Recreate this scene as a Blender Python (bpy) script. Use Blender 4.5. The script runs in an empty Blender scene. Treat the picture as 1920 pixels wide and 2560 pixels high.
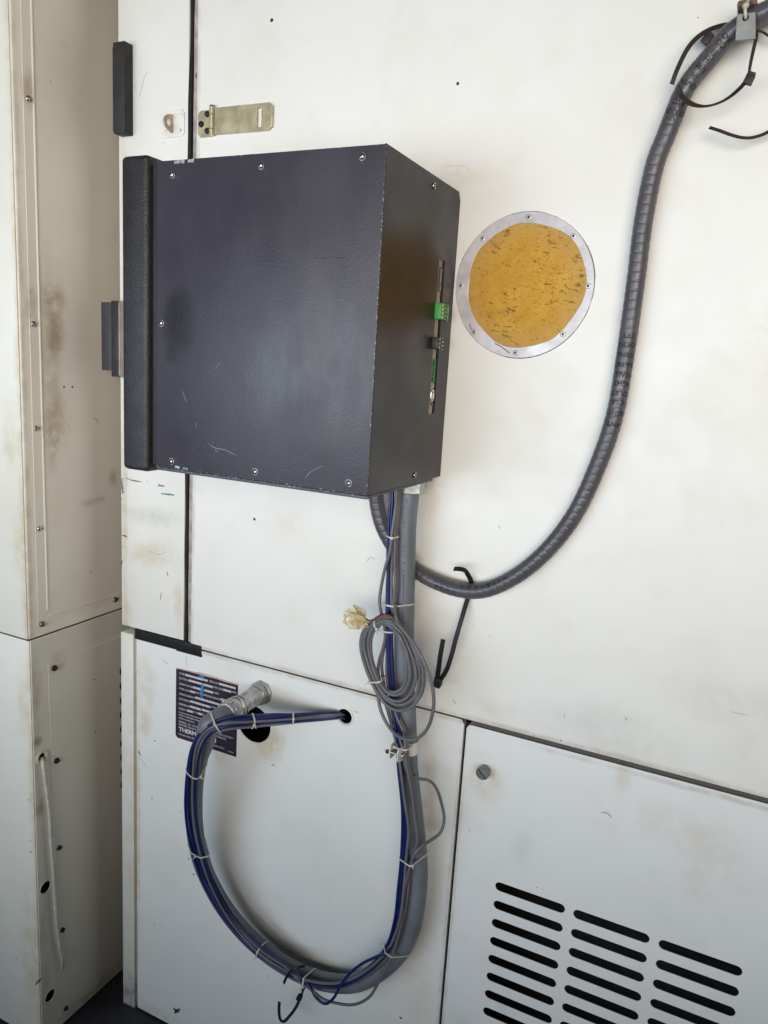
import bpy, bmesh, math, random
from mathutils import Vector, Matrix
random.seed(7)
PI = math.pi
scene = bpy.context.scene
COL = scene.collection

# ------------------------------------------------------------------ camera
RT = Matrix(((0.8981985, 0.4356345, 0.0588385),
             (0.1339730, -0.1437981, -0.9804965),
             (-0.4186773, 0.8885633, -0.1875225)))      # world -> camera (x right, y down, z forward)
R = RT.transposed()
CAM = Vector((0.0, -1.15, 1.4985))
FOC = 1893.8
cam_d = bpy.data.cameras.new('camera'); cam = bpy.data.objects.new('camera', cam_d); COL.objects.link(cam)
cam_d.sensor_fit = 'VERTICAL'; cam_d.sensor_height = 36; cam_d.lens = FOC / 2560 * 36
cam_d.clip_start = 0.05; cam_d.clip_end = 60
rx, ry, rz = R.col[0], -R.col[1], -R.col[2]
cam.matrix_world = Matrix(((rx.x, ry.x, rz.x, CAM.x), (rx.y, ry.y, rz.y, CAM.y), (rx.z, ry.z, rz.z, CAM.z), (0, 0, 0, 1)))
scene.camera = cam

# ------------------------------------------------------------------ light
w = bpy.data.worlds.new('World'); scene.world = w; w.use_nodes = True
bg = w.node_tree.nodes['Background']; bg.inputs[0].default_value = (0.86, 0.93, 1.0, 1); bg.inputs[1].default_value = 0.02
def area(name, loc, target, sx, sy, power, col):
    d = bpy.data.lights.new(name, 'AREA'); d.shape = 'RECTANGLE'; d.size = sx; d.size_y = sy; d.energy = power; d.color = col
    o = bpy.data.objects.new(name, d); COL.objects.link(o); o.location = loc
    o.rotation_euler = (Vector(target) - Vector(loc)).to_track_quat('-Z', 'Y').to_euler(); return o
# unseen, behind the photographer: an added warm light to the right, a cool low doorway to the left; both throw a limited beam
area('added_warm_light', (0.5, -2.6, 1.7), (-0.55, 0, 1.7), 2.6, 1.2, 10.9, (1.0, 0.915, 0.835)).data.spread = math.radians(60)
area('cool_doorway', (-1.5, -3.0, 1.2), (-0.7, 0, 1.6), 3.2, 1.2, 18.5, (0.705, 0.85, 1.0)).data.spread = math.radians(85)
scene.view_settings.view_transform = 'Standard'; scene.view_settings.look = 'None'
scene.view_settings.exposure = 0.10; scene.view_settings.gamma = 1.0

# ------------------------------------------------------------------ photo coordinates -> points of the place
def ray(px, py): return R @ Vector(((px - 960) / FOC, (py - 1280) / FOC, 1))
def at(px, py, y=0.0):
    v = ray(px, py); return CAM + v * ((y - CAM.y) / v.y)
def atx(px, py, x):
    v = ray(px, py); return CAM + v * ((x - CAM.x) / v.x)
def crop(x0, y0, s): return lambda x, y: (x0 + x / s, y0 + y / s)
cA = crop(0, 0, 2.37); cB = crop(1100, 0, 2.023); cC = crop(250, 300, 1.746); cD = crop(900, 450, 2.552)
cE = crop(0, 600, 2.01); cF = crop(800, 1150, 3.318); cG = crop(400, 1600, 3.318); cH = crop(800, 1650, 3.318)
cI = crop(0, 1500, 2.087); cJ = crop(420, 1850, 2.37); cK = crop(1050, 1700, 1.907); cL = crop(380, 220, 4.879)
cM = crop(1020, 620, 5.029); cN = crop(420, 1640, 7.541); cO = crop(850, 1180, 6.9125); cP = crop(1620, 0, 5.53)

# ------------------------------------------------------------------ object helpers
def link(name, me, mat=None, parent=None):
    o = bpy.data.objects.new(name, me); COL.objects.link(o)
    if mat is not None:
        for m_ in (mat if isinstance(mat, (list, tuple)) else [mat]): me.materials.append(m_)
    if parent is not None: o.parent = parent
    return o
def tag(o, label, cat, group=None):
    o['label'] = label; o['category'] = cat
    if group: o['group'] = group
    return o
def thing(name, label, cat, group=None):
    o = bpy.data.objects.new(name, None); COL.objects.link(o); o.empty_display_size = 0.02
    return tag(o, label, cat, group)
def mesh_of(bm, name='m', smooth=False, angle=None):
    bmesh.ops.recalc_face_normals(bm, faces=bm.faces)
    me = bpy.data.meshes.new(name); bm.to_mesh(me); bm.free()
    if smooth:
        for p in me.polygons: p.use_smooth = True
        if angle is not None: me.set_sharp_from_angle(angle=math.radians(angle))
    return me
def box_bm(bm, x0, x1, y0, y1, z0, z1, bev=0.0, seg=2):
    b2 = bmesh.new()
    vs = [b2.verts.new(c) for c in ((x0,y0,z0),(x1,y0,z0),(x1,y1,z0),(x0,y1,z0),(x0,y0,z1),(x1,y0,z1),(x1,y1,z1),(x0,y1,z1))]
    for f in ((0,3,2,1),(4,5,6,7),(0,1,5,4),(1,2,6,5),(2,3,7,6),(3,0,4,7)): b2.faces.new([vs[i] for i in f])
    if bev > 0: bmesh.ops.bevel(b2, geom=list(b2.edges), offset=bev, segments=seg, profile=0.5, affect='EDGES')
    t = bpy.data.meshes.new('t'); b2.to_mesh(t); b2.free(); bm.from_mesh(t); bpy.data.meshes.remove(t)
def box(name, x0, x1, y0, y1, z0, z1, mat, parent=None, bev=0.0, seg=2):
    bm = bmesh.new(); box_bm(bm, x0, x1, y0, y1, z0, z1, bev, seg)
    return link(name, mesh_of(bm, name, bev > 0, 35), mat, parent)
def lathe_bm(bm, prof, origin, axis, seg=24, phase=0.0, cap0=True, cap1=True):
    """prof: (distance along axis, radius)"""
    axis = Vector(axis).normalized(); u = axis.orthogonal().normalized(); v = axis.cross(u)
    rings = []
    for d, r in prof:
        rings.append([bm.verts.new(Vector(origin) + axis * d + (u * math.cos(phase + 2*PI*k/seg) + v * math.sin(phase + 2*PI*k/seg)) * max(r, 1e-5)) for k in range(seg)])
    for a, b in zip(rings, rings[1:]):
        for k in range(seg): bm.faces.new((a[k], a[(k+1) % seg], b[(k+1) % seg], b[k]))
    if cap0: bm.faces.new(rings[0])
    if cap1: bm.faces.new(rings[-1])
def lathe(name, prof, origin, axis, mat, parent=None, seg=24, phase=0.0, smooth=True, cap0=True, cap1=True):
    bm = bmesh.new(); lathe_bm(bm, prof, origin, axis, seg, phase, cap0, cap1)
    return link(name, mesh_of(bm, name, smooth, 38), mat, parent)
def spline(pts, step=0.004):
    """Catmull-Rom through pts, resampled evenly"""
    P = [Vector(p) for p in pts]; P = [P[0]*2 - P[1]] + P + [P[-1]*2 - P[-2]]
    out = []
    for i in range(1, len(P)-2):
        p0, p1, p2, p3 = P[i-1], P[i], P[i+1], P[i+2]
        t0 = 0.0; t1 = t0 + max((p1-p0).length, 1e-6)**0.5; t2 = t1 + max((p2-p1).length, 1e-6)**0.5; t3 = t2 + max((p3-p2).length, 1e-6)**0.5
        n = max(6, int((p2-p1).length/step*2))
        for k in range(n):
            t = t1 + (t2-t1)*k/n
            a1 = p0*((t1-t)/(t1-t0)) + p1*((t-t0)/(t1-t0)); a2 = p1*((t2-t)/(t2-t1)) + p2*((t-t1)/(t2-t1)); a3 = p2*((t3-t)/(t3-t2)) + p3*((t-t2)/(t3-t2))
            b1 = a1*((t2-t)/(t2-t0)) + a2*((t-t0)/(t2-t0)); b2 = a2*((t3-t)/(t3-t1)) + a3*((t-t1)/(t3-t1))
            out.append(b1*((t2-t)/(t2-t1)) + b2*((t-t1)/(t2-t1)))
    out.append(P[-2])
    # even resample
    L = [0.0]
    for a, b in zip(out, out[1:]): L.append(L[-1] + (b-a).length)
    n = max(2, int(round(L[-1]/step))); res = []; j = 0
    for k in range(n+1):
        s = L[-1]*k/n
        while j < len(L)-2 and L[j+1] < s: j += 1
        f = (s-L[j])/max(L[j+1]-L[j], 1e-9); res.append(out[j].lerp(out[j+1], min(max(f, 0), 1)))
    return res, L[-1]
def frames(pts):
    T = []
    for i in range(len(pts)):
        a = pts[max(0, i-1)]; b = pts[min(len(pts)-1, i+1)]; T.append((b-a).normalized())
    n = T[0].orthogonal().normalized()
    # start the normal towards the viewer side (-y) so that prints can be placed
    n = Vector((0, -1, 0)); n = (n - T[0]*n.dot(T[0])); n = n.normalized() if n.length > 1e-3 else T[0].orthogonal().normalized()
    N = []
    for t in T:
        n = (n - t*n.dot(t)).normalized(); N.append(n.copy())
    return T, N
def tube_bm(bm, pts, rad, seg=12, caps=True):
    T, N = frames(pts); rings = []; uvl = bm.loops.layers.uv.verify(); s = 0.0; S = []
    for i, p in enumerate(pts):
        if i: s += (p-pts[i-1]).length
        S.append(s); r = rad(s) if callable(rad) else rad
        b = T[i].cross(N[i])
        rings.append([bm.verts.new(p + (N[i]*math.cos(2*PI*k/seg) + b*math.sin(2*PI*k/seg))*r) for k in range(seg)])
    for i in range(len(rings)-1):
        a, b = rings[i], rings[i+1]
        for k in range(seg):
            f = bm.faces.new((a[k], a[(k+1) % seg], b[(k+1) % seg], b[k]))
            for lp, uv in zip(f.loops, ((S[i], k/seg), (S[i], (k+1)/seg), (S[i+1], (k+1)/seg), (S[i+1], k/seg))): lp[uvl].uv = uv
    if caps: bm.faces.new(rings[0]); bm.faces.new(rings[-1])
def tube(name, pts, rad, mat, parent=None, seg=12, step=0.005, smooth=True):
    P, L = spline(pts, step); bm = bmesh.new(); tube_bm(bm, P, rad, seg)
    return link(name, mesh_of(bm, name, smooth, 60), mat, parent)
def ribbon_bm(bm, pts, width, thick, face, step=0.003):
    """flat strap following pts; face: direction its broad side looks (a vector or one per end)"""
    P, L = spline(pts, step); rings = []
    for i, p in enumerate(P):
        t = (P[min(i+1, len(P)-1)] - P[max(i-1, 0)]).normalized(); f = i/(len(P)-1)
        n = Vector(face[0]).lerp(Vector(face[1]), f) if isinstance(face, list) else Vector(face)
        n = (n - t*n.dot(t)).normalized(); b = t.cross(n)*width/2; n = n*thick/2
        rings.append([bm.verts.new(p+b+n), bm.verts.new(p-b+n), bm.verts.new(p-b-n), bm.verts.new(p+b-n)])
    for a, c in zip(rings, rings[1:]):
        for k in range(4): bm.faces.new((a[k], a[(k+1) % 4], c[(k+1) % 4], c[k]))
    bm.faces.new(rings[0]); bm.faces.new(rings[-1])
def ribbon(name, pts, width, thick, face, mat, parent=None):
    bm = bmesh.new(); ribbon_bm(bm, pts, width, thick, face); return link(name, mesh_of(bm, name, True, 40), mat, parent)
def circ(cx, cy, r, n=40, sx=1.0, jit=0.0, ph=0.0):
    return [(cx + r*sx*math.cos(2*PI*k/n+ph)*(1+random.uniform(-jit, jit)), cy + r*math.sin(2*PI*k/n+ph)*(1+random.uniform(-jit, jit))) for k in range(n)]
def stadium(x0, x1, y, r, n=10):
    a = [(x1 + r*math.sin(PI*k/n), y + r*math.cos(PI*k/n)) for k in range(n+1)]
    b = [(x0 - r*math.sin(PI*k/n), y - r*math.cos(PI*k/n)) for k in range(n+1)]
    return a + b
def rrect(x0, x1, y0, y1, r, n=4):
    if r <= 0: return [(x0, y0), (x1, y0), (x1, y1), (x0, y1)]
    o = []
    for cx, cy, s in ((x1-r, y0+r, -PI/2), (x1-r, y1-r, 0), (x0+r, y1-r, PI/2), (x0+r, y0+r, PI)):
        o += [(cx + r*math.cos(s+PI/2*k/n), cy + r*math.sin(s+PI/2*k/n)) for k in range(n+1)]
    return o
def plate_me(outer, holes, thick, bev=0.0, plane='xz', front=0.0, name='plate'):
    """flat sheet with real openings. plane 'xz': looks to -y, front face at y=front; 'yz': looks to +x, front at x=front"""
    cu = bpy.data.curves.new('c', 'CURVE'); cu.dimensions = '2D'; cu.fill_mode = 'BOTH'
    cu.extrude = max(thick/2 - bev, 0.0); cu.bevel_depth = bev; cu.bevel_resolution = 1
    for lp in [outer] + list(holes):
        sp = cu.splines.new('POLY'); sp.points.add(len(lp)-1); sp.use_cyclic_u = True
        for p, (a, b) in zip(sp.points, lp): p.co = (a, b, 0, 1)
    o = bpy.data.objects.new('c', cu); COL.objects.link(o)
    bpy.context.view_layer.update()
    dg = bpy.context.evaluated_depsgraph_get(); me = bpy.data.meshes.new_from_object(o.evaluated_get(dg), depsgraph=dg)
    bpy.data.objects.remove(o); bpy.data.curves.remove(cu); me.materials.clear()
    h = thick/2
    if plane == 'xz': Mx = Matrix(((1,0,0,0),(0,0,-1,front+h),(0,1,0,0),(0,0,0,1)))
    else:             Mx = Matrix(((0,0,1,front-h),(1,0,0,0),(0,1,0,0),(0,0,0,1)))
    me.transform(Mx); me.name = name
    bm = bmesh.new(); bm.from_mesh(me); bmesh.ops.remove_doubles(bm, verts=bm.verts, dist=1e-6); bmesh.ops.recalc_face_normals(bm, faces=bm.faces); bm.to_mesh(me); bm.free()
    k_ = 1 if plane == 'xz' else 0
    me.set_sharp_from_angle(angle=math.radians(50))
    for p in me.polygons: p.use_smooth = abs(p.normal[k_]) < .98
    return me
def join_into(me, fn):
    bm = bmesh.new(); bm.from_mesh(me); fn(bm); bm.to_mesh(me); bm.free(); return me
def text_me(s, fit_w=None, h=0.003, thick=0.0001, bold=0.0):
    cu = bpy.data.curves.new('t', 'FONT'); cu.body = s; cu.size = 1.0; cu.extrude = thick; cu.offset = bold; cu.resolution_u = 2
    o = bpy.data.objects.new('t', cu); COL.objects.link(o); bpy.context.view_layer.update()
    dg = bpy.context.evaluated_depsgraph_get(); me = bpy.data.meshes.new_from_object(o.evaluated_get(dg), depsgraph=dg)
    bpy.data.objects.remove(o); bpy.data.curves.remove(cu); me.materials.clear()
    xs = [v.co.x for v in me.vertices]; x0, x1 = min(xs), max(xs)
    sy = h/0.69; sx = (fit_w/(x1-x0)) if fit_w else sy
    for v in me.vertices: v.co.x = (v.co.x-x0)*sx; v.co.y *= sy
    return me

# ------------------------------------------------------------------ materials
class G:
    def __init__(s, name):
        s.m = bpy.data.materials.new(name); s.m.use_nodes = True; s.t = s.m.node_tree; s.b = s.t.nodes['Principled BSDF']
    def n(s, typ, **k):
        nd = s.t.nodes.new(typ)
        for a, v in k.items():
            if a.startswith('i_'):
                key = a[2:]; key = int(key) if key.isdigit() else key.replace('_', ' ')
                s.put(nd.inputs[key], v)
            else: setattr(nd, a, v)
        return nd
    def put(s, sock, v):
        if isinstance(v, bpy.types.NodeSocket): s.t.links.new(v, sock)
        else: sock.default_value = v
    def math(s, op, a, b=0.0, c=0.0, clamp=False):
        nd = s.t.nodes.new('ShaderNodeMath'); nd.operation = op; nd.use_clamp = clamp
        s.put(nd.inputs[0], a); s.put(nd.inputs[1], b); s.put(nd.inputs[2], c); return nd.outputs[0]
    def vmath(s, op, a, b=(0,0,0)):
        nd = s.t.nodes.new('ShaderNodeVectorMath'); nd.operation = op; s.put(nd.inputs[0], a); s.put(nd.inputs[1], b)
        return nd.outputs['Value'] if op in ('LENGTH', 'DOT_PRODUCT') else nd.outputs[0]
    def mix(s, f, a, b):
        nd = s.t.nodes.new('ShaderNodeMix'); nd.data_type = 'RGBA'; s.put(nd.inputs['Factor'], f)
        s.put(nd.inputs[6], a if not isinstance(a, tuple) else (*a, 1)); s.put(nd.inputs[7], b if not isinstance(b, tuple) else (*b, 1)); return nd.outputs[2]
    def noise(s, vec, scale, detail=3, rough=0.55, col=False, dist=0.0):
        nd = s.t.nodes.new('ShaderNodeTexNoise'); s.put(nd.inputs['Vector'], vec); nd.inputs['Scale'].default_value = scale
        nd.inputs['Detail'].default_value = detail; nd.inputs['Roughness'].default_value = rough; nd.inputs['Distortion'].default_value = dist
        return nd.outputs['Color' if col else 'Fac']
    def ramp(s, v, a, b, lo=0.0, hi=1.0):
        nd = s.t.nodes.new('ShaderNodeMapRange'); nd.interpolation_type = 'SMOOTHSTEP'; s.put(nd.inputs[0], v)
        nd.inputs[1].default_value = a; nd.inputs[2].default_value = b; nd.inputs[3].default_value = lo; nd.inputs[4].default_value = hi; return nd.outputs[0]
    def pos(s): return s.n('ShaderNodeNewGeometry').outputs['Position']
    def bump(s, h, strength=0.2, dist=0.001):
        nd = s.n('ShaderNodeBump'); nd.inputs['Strength'].default_value = strength; nd.inputs['Distance'].default_value = dist
        s.put(nd.inputs['Height'], h); s.put(s.b.inputs['Normal'], nd.outputs[0])
    def out(s, col=None, rough=None, metal=None, spec=None):
        if col is not None: s.put(s.b.inputs['Base Color'], (*col, 1) if isinstance(col, tuple) else col)
        if rough is not None: s.put(s.b.inputs['Roughness'], rough)
        if metal is not None: s.put(s.b.inputs['Metallic'], metal)
        if spec is not None: s.put(s.b.inputs['Specular IOR Level'], spec)
        return s.m
def mat(name, col, rough=0.5, metal=0.0, var=0.15, vscale=40, bump=None, spec=None, dirt=None):
    g = G(name); p = g.pos(); n = g.noise(p, vscale, 4)
    c = g.mix(g.ramp(n, 0.3, 0.7), tuple(x*(1-var) for x in col), tuple(min(1, x*(1+var)) for x in col))
    if dirt: c = g.mix(g.ramp(g.noise(p, dirt[1], 5, 0.65), dirt[2], dirt[2]+0.12), c, dirt[0])
    if bump: g.bump(g.noise(p, bump[0], 3), bump[1], bump[2])
    return g.out(c, g.ramp(g.noise(p, vscale*0.7, 3), 0.3, 0.7, rough*0.85, min(1, rough*1.15)), metal, spec)
def paint(name, base, stains=(), chips=(), rough=0.42, mottle=(0.93, 0.92, 0.88), scuff=0.12, seed=0.0):
    """old enamel: mottling, fine scuffs, stains and chips that have their own place on the metal"""
    g = G(name); p0 = g.pos(); p = g.vmath('ADD', p0, (seed, seed*0.7, seed*1.3))
    big = g.noise(p, 3.2, 4, 0.6); med = g.noise(p, 14, 4, 0.6)
    c = g.mix(g.math('MULTIPLY', g.ramp(big, 0.42, 0.72), 0.8), base, tuple(a*b for a, b in zip(base, mottle)))
    c = g.mix(g.math('MULTIPLY', g.ramp(med, 0.5, 0.8), 0.35), c, tuple(a*b for a, b in zip(base, (0.88, 0.85, 0.78))))
    warp = g.vmath('MULTIPLY', g.vmath('SUBTRACT', g.noise(p, 9, 4, 0.6, col=True), (0.5, 0.5, 0.5)), (1.5, 1.5, 1.5))
    det = g.ramp(g.noise(p, 26, 5, 0.65), 0.25, 0.65)
    for (cx, cy, cz), (rx_, ry_, rz_), colr, st in stains:
        d = g.vmath('DIVIDE', g.vmath('SUBTRACT', p0, (cx, cy, cz)), (rx_, ry_, rz_))
        d = g.vmath('ADD', d, warp); l = g.vmath('LENGTH', d)
        f = g.math('MULTIPLY', g.math('MULTIPLY', g.ramp(l, 1.0, 0.15), det), st)
        c = g.mix(f, c, colr)
    # thin scuffs
    sc = g.vmath('MULTIPLY', p, (28, 28, 90)); s1 = g.noise(sc, 1.0, 3, 0.6, dist=1.2)
    thin = g.math('SUBTRACT', 1.0, g.math('MULTIPLY', g.math('ABSOLUTE', g.math('SUBTRACT', s1, 0.5)), 60.0), clamp=True)
    where = g.ramp(g.noise(p, 11, 2), 0.69, 0.74)
    c = g.mix(g.math('MULTIPLY', g.math('MULTIPLY', thin, where), scuff), c, (0.16, 0.15, 0.13))
    speck = g.ramp(g.noise(p, 260, 2, 0.5), 0.80, 0.83)
    c = g.mix(g.math('MULTIPLY', g.math('MULTIPLY', speck, g.ramp(g.noise(p, 16, 2), 0.55, 0.65)), 0.5*scuff/0.35), c, (0.14, 0.12, 0.10))
    for (cx, cy, cz), (rx_, ry_, rz_), colr, th in chips:
        d = g.vmath('LENGTH', g.vmath('DIVIDE', g.vmath('SUBTRACT', p0, (cx, cy, cz)), (rx_, ry_, rz_)))
        n1 = g.noise(g.vmath('MULTIPLY', p, (110, 110, 170)), 1.0, 4, 0.7)
        f = g.math('MULTIPLY', g.math('LESS_THAN', d, 1.0), g.ramp(n1, th, th+0.03))
        c = g.mix(f, c, colr)
    g.bump(g.noise(p, 120, 3, 0.6), 0.05, 0.0006)
    return g.out(c, g.ramp(g.noise(p, 20, 4), 0.3, 0.7, rough*0.85, rough*1.25), 0.0, 0.4)

BROWN = (0.40, 0.255, 0.12); YEL = (0.56, 0.44, 0.23); TEAL = (0.06, 0.20, 0.24); GREYD = (0.36, 0.34, 0.30)
def st(p, r, col, s): return ((p.x, p.y, p.z), r, col, s)
IV = (0.80, 0.785, 0.735)
p1 = at(*cE(700, 1200)); 
M_strip = paint('strip enamel', IV, [st(at(*cE(760, 1390)), (.10, 1, .03), GREYD, .35), st(at(*cE(760, 1580)), (.09, 1, .05), YEL, .45), st(at(*cE(630, 1900)), (.03, 1, .06), YEL, .5), st(at(*cE(900, 1850)), (.02, 1, .09), YEL, .5), st(at(311, 1000), (.012, 1, .9), YEL, .5)],
                [st(at(*cE(690, 1208)), (.035, 1, .006), TEAL, .60), st(at(*cE(800, 1236)), (.03, 1, .005), TEAL, .60), st(at(*cE(840, 1277)), (.022, 1, .003), TEAL, .56), st(at(*cE(614, 1250)), (.006, 1, .03), TEAL, .56), st(at(*cE(618, 1490)), (.012, 1, .02), (.10, .12, .12), .58), st(at(*cE(612, 1600)), (.006, 1, .06), (.10, .12, .12), .58)], scuff=0.3)
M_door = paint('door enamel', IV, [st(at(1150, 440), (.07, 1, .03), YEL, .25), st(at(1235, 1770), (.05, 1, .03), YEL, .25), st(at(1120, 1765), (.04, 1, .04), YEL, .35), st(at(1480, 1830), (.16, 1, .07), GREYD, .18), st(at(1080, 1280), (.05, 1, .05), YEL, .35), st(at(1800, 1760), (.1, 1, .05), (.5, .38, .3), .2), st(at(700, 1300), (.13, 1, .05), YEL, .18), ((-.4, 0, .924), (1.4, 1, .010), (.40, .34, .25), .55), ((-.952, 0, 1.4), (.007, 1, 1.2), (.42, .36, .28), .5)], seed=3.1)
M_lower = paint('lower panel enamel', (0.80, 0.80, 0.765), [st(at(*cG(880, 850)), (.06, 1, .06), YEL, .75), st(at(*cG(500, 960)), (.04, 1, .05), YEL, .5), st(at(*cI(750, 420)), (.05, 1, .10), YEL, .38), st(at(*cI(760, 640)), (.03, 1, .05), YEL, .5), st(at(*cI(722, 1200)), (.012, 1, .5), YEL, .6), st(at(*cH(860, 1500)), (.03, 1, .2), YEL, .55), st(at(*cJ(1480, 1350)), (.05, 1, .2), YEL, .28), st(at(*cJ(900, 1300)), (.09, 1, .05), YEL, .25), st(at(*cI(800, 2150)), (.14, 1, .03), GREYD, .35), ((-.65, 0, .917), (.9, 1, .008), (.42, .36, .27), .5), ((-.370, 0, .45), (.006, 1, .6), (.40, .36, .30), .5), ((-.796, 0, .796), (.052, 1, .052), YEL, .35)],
                [], seed=7.7)
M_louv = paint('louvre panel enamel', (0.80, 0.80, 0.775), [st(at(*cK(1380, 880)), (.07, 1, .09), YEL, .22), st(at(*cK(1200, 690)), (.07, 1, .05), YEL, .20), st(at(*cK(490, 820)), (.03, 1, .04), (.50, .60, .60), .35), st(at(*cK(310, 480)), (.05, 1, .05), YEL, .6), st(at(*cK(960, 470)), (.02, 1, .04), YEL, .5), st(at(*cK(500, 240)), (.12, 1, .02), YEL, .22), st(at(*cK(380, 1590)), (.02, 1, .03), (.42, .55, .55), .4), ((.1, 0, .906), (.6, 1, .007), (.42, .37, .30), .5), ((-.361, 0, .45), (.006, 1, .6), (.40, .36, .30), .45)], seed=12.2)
M_post = paint('post enamel', IV, [((-1.11, 0, .50), (.03, 1, .7), YEL, .35), ((-1.12, 0, .02), (.05, 1, .10), (.22, .20, .18), .95)], [((-1.105, 0, .12), (.006, 1, .05), (.16, .15, .14), .63)], seed=2.0)
XL = -1.21
def sl(px, py, r, col, s): q = atx(px, py, XL); return ((q.x, q.y, q.z), (1, r[0], r[1]), col, s)
M_left = paint('cabinet enamel', (0.88, 0.825, 0.71), [sl(*cE(270, 300), (.04, .07), BROWN, .7), sl(*cE(285, 500), (.03, .06), BROWN, .75), sl(*cE(280, 930), (.05, .08), BROWN, .55), sl(*cE(155, 340), (.02, .05), BROWN, .6), sl(*cE(250, 700), (.03, .3), BROWN, .4), sl(*cE(570, 1190), (.02, .03), BROWN, .5), sl(*cA(170, 520), (.02, .05), BROWN, .6), ((XL, -.168, 1.0), (1, .014, 2.2), BROWN, .4), sl(*cE(470, 1310), (.05, .015), GREYD, .5)], seed=5.5, scuff=0.3)
M_leftf = paint('cabinet front enamel', (0.80, 0.78, 0.70), [((XL, -.17, 1.0), (.02, 1, 2.2), YEL, .6), ((-1.23, -.17, 1.13), (.03, 1, .10), YEL, .4), ((-1.24, -.17, 1.33), (.03, 1, .12), YEL, .5), ((-1.23, -.17, .8), (.03, 1, .12), YEL, .4), ((-1.235, -.17, .2), (.04, 1, .25), YEL, .5)], seed=9.1)
M_leftlow = paint('cabinet base enamel', (0.76, 0.725, 0.64), [sl(*cI(185, 745), (.02, .02), (.08, .07, .06), .8), sl(*cI(205, 1090), (.02, .03), BROWN, .7), sl(*cI(180, 500), (.02, .12), BROWN, .5), sl(*cI(290, 330), (.03, .03), BROWN, .5), sl(*cI(230, 1800), (.02, .2), BROWN, .4), sl(*cI(500, 2030), (.12, .03), BROWN, .5)], seed=6.3)

M_dark = mat('dark interior', (0.012, 0.011, 0.011), 0.9, var=0.3)
M_floor = mat('dark floor', (0.035, 0.035, 0.045), 0.6, var=0.3, vscale=12, bump=(200, .3, .001))
M_rubber = mat('black rubber', (0.009, 0.008, 0.009), 0.6, spec=.3, var=0.3, vscale=60, bump=(90, .3, .001))
M_lip = mat('beige door lip', (0.40, 0.345, 0.30), 0.6, var=0.25, vscale=50, dirt=((0.10, 0.08, 0.07), 60, 0.60))  # pinkish beige, darker than the door panel
M_steel = mat('screw steel', (0.55, 0.53, 0.50), 0.32, 1.0, var=0.2, vscale=120)
M_recess = mat('screw recess', (0.03, 0.028, 0.027), 0.7)
M_oldsteel = mat('tarnished screw steel', (0.30, 0.28, 0.25), 0.42, 1.0, var=0.35, vscale=200)
M_blackscrew = mat('blackened screw', (0.035, 0.03, 0.03), 0.45, 0.6, var=0.3)
M_blackbox = mat('matte black plastic', (0.022, 0.019, 0.019), 0.62, var=0.2, bump=(500, .1, .0005))
M_flap = mat('charcoal plastic', (0.04, 0.042, 0.046), 0.6)
M_plate = mat('pinkish grey plate', (0.40, 0.33, 0.30), 0.5, var=0.15)
M_zinc = mat('cast zinc', (0.46, 0.46, 0.45), 0.45, 0.75, var=0.3, vscale=70, bump=(160, .35, .001), dirt=((0.30, 0.29, 0.26), 45, 0.55))
M_galv = mat('galvanised nut', (0.44, 0.44, 0.41), 0.5, 0.6, var=0.25, vscale=110, bump=(250, .4, .001))
M_brass = mat('yellow passivated steel', (0.60, 0.52, 0.33), 0.38, 0.5, var=0.18, vscale=45, bump=(120, .08, .001), dirt=((0.36, 0.27, 0.13), 70, 0.64))
M_staple = mat('painted staple plate', (0.76, 0.74, 0.68), 0.45, var=0.1)
M_staple2 = mat('worn staple', (0.48, 0.37, 0.27), 0.42, 0.2, var=0.2)
M_alu = mat('brushed aluminium ring', (0.52, 0.485, 0.48), 0.42, 0.35, var=0.14, vscale=35, bump=(80, .1, .001), dirt=((0.45, 0.42, 0.42), 30, 0.60))
M_blue = mat('blue cable jacket', (0.006, 0.015, 0.100), 0.36, var=0.25, vscale=30)
M_grey = mat('grey cable jacket', (0.130, 0.126, 0.136), 0.48, var=0.12, vscale=30)
M_pipe = mat('grey liquid-tight conduit', (0.155, 0.165, 0.185), 0.42, var=0.12, vscale=20, dirt=((0.11, 0.11, 0.115), 18, 0.62))
M_flex = mat('dark grey ribbed conduit', (0.082, 0.076, 0.084), 0.34, var=0.14, vscale=22, dirt=((0.11, 0.10, 0.095), 25, 0.62))
M_ink = mat('black print', (0.012, 0.012, 0.016), 0.6, var=0.3)
M_inkblue = mat('blue print line', (0.03, 0.06, 0.12), 0.6)
M_tieB = mat('black nylon', (0.013, 0.011, 0.014), 0.55, var=0.2, spec=.3)
M_tieBr = mat('faded black nylon', (0.032, 0.021, 0.021), 0.5, var=0.2, spec=.35)
M_tieW = mat('natural nylon', (0.60, 0.585, 0.54), 0.42, var=0.1, spec=0.5)
M_white = mat('white cable jacket', (0.62, 0.58, 0.51), 0.5, var=0.12, vscale=60, dirt=((0.22, 0.19, 0.16), 70, 0.64))
M_clampW = mat('ivory painted clamp', (0.70, 0.675, 0.60), 0.42, var=0.1)
M_clampG = mat('grey painted strap', (0.27, 0.275, 0.255), 0.5, var=0.12, vscale=60)
M_green = mat('green terminal plastic', (0.06, 0.34, 0.06), 0.42, var=0.12, vscale=200)
M_dgreen = mat('dark green terminal plastic', (0.012, 0.15, 0.035), 0.42, var=0.3, vscale=300)
M_bplast = mat('black terminal plastic', (0.02, 0.018, 0.018), 0.45)
M_wht = mat('white plastic', (0.66, 0.64, 0.60), 0.5)
M_conn = mat('connector bracket', (0.33, 0.265, 0.20), 0.45, 0.4, var=0.12)
M_bezel = mat('textured black bezel', (0.021, 0.018, 0.020), 0.48, var=0.18, vscale=60, bump=(420, .75, .0012))
M_plbl = mat('rating plate', (0.028, 0.018, 0.034), 0.38, var=0.3, vscale=30)
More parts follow.
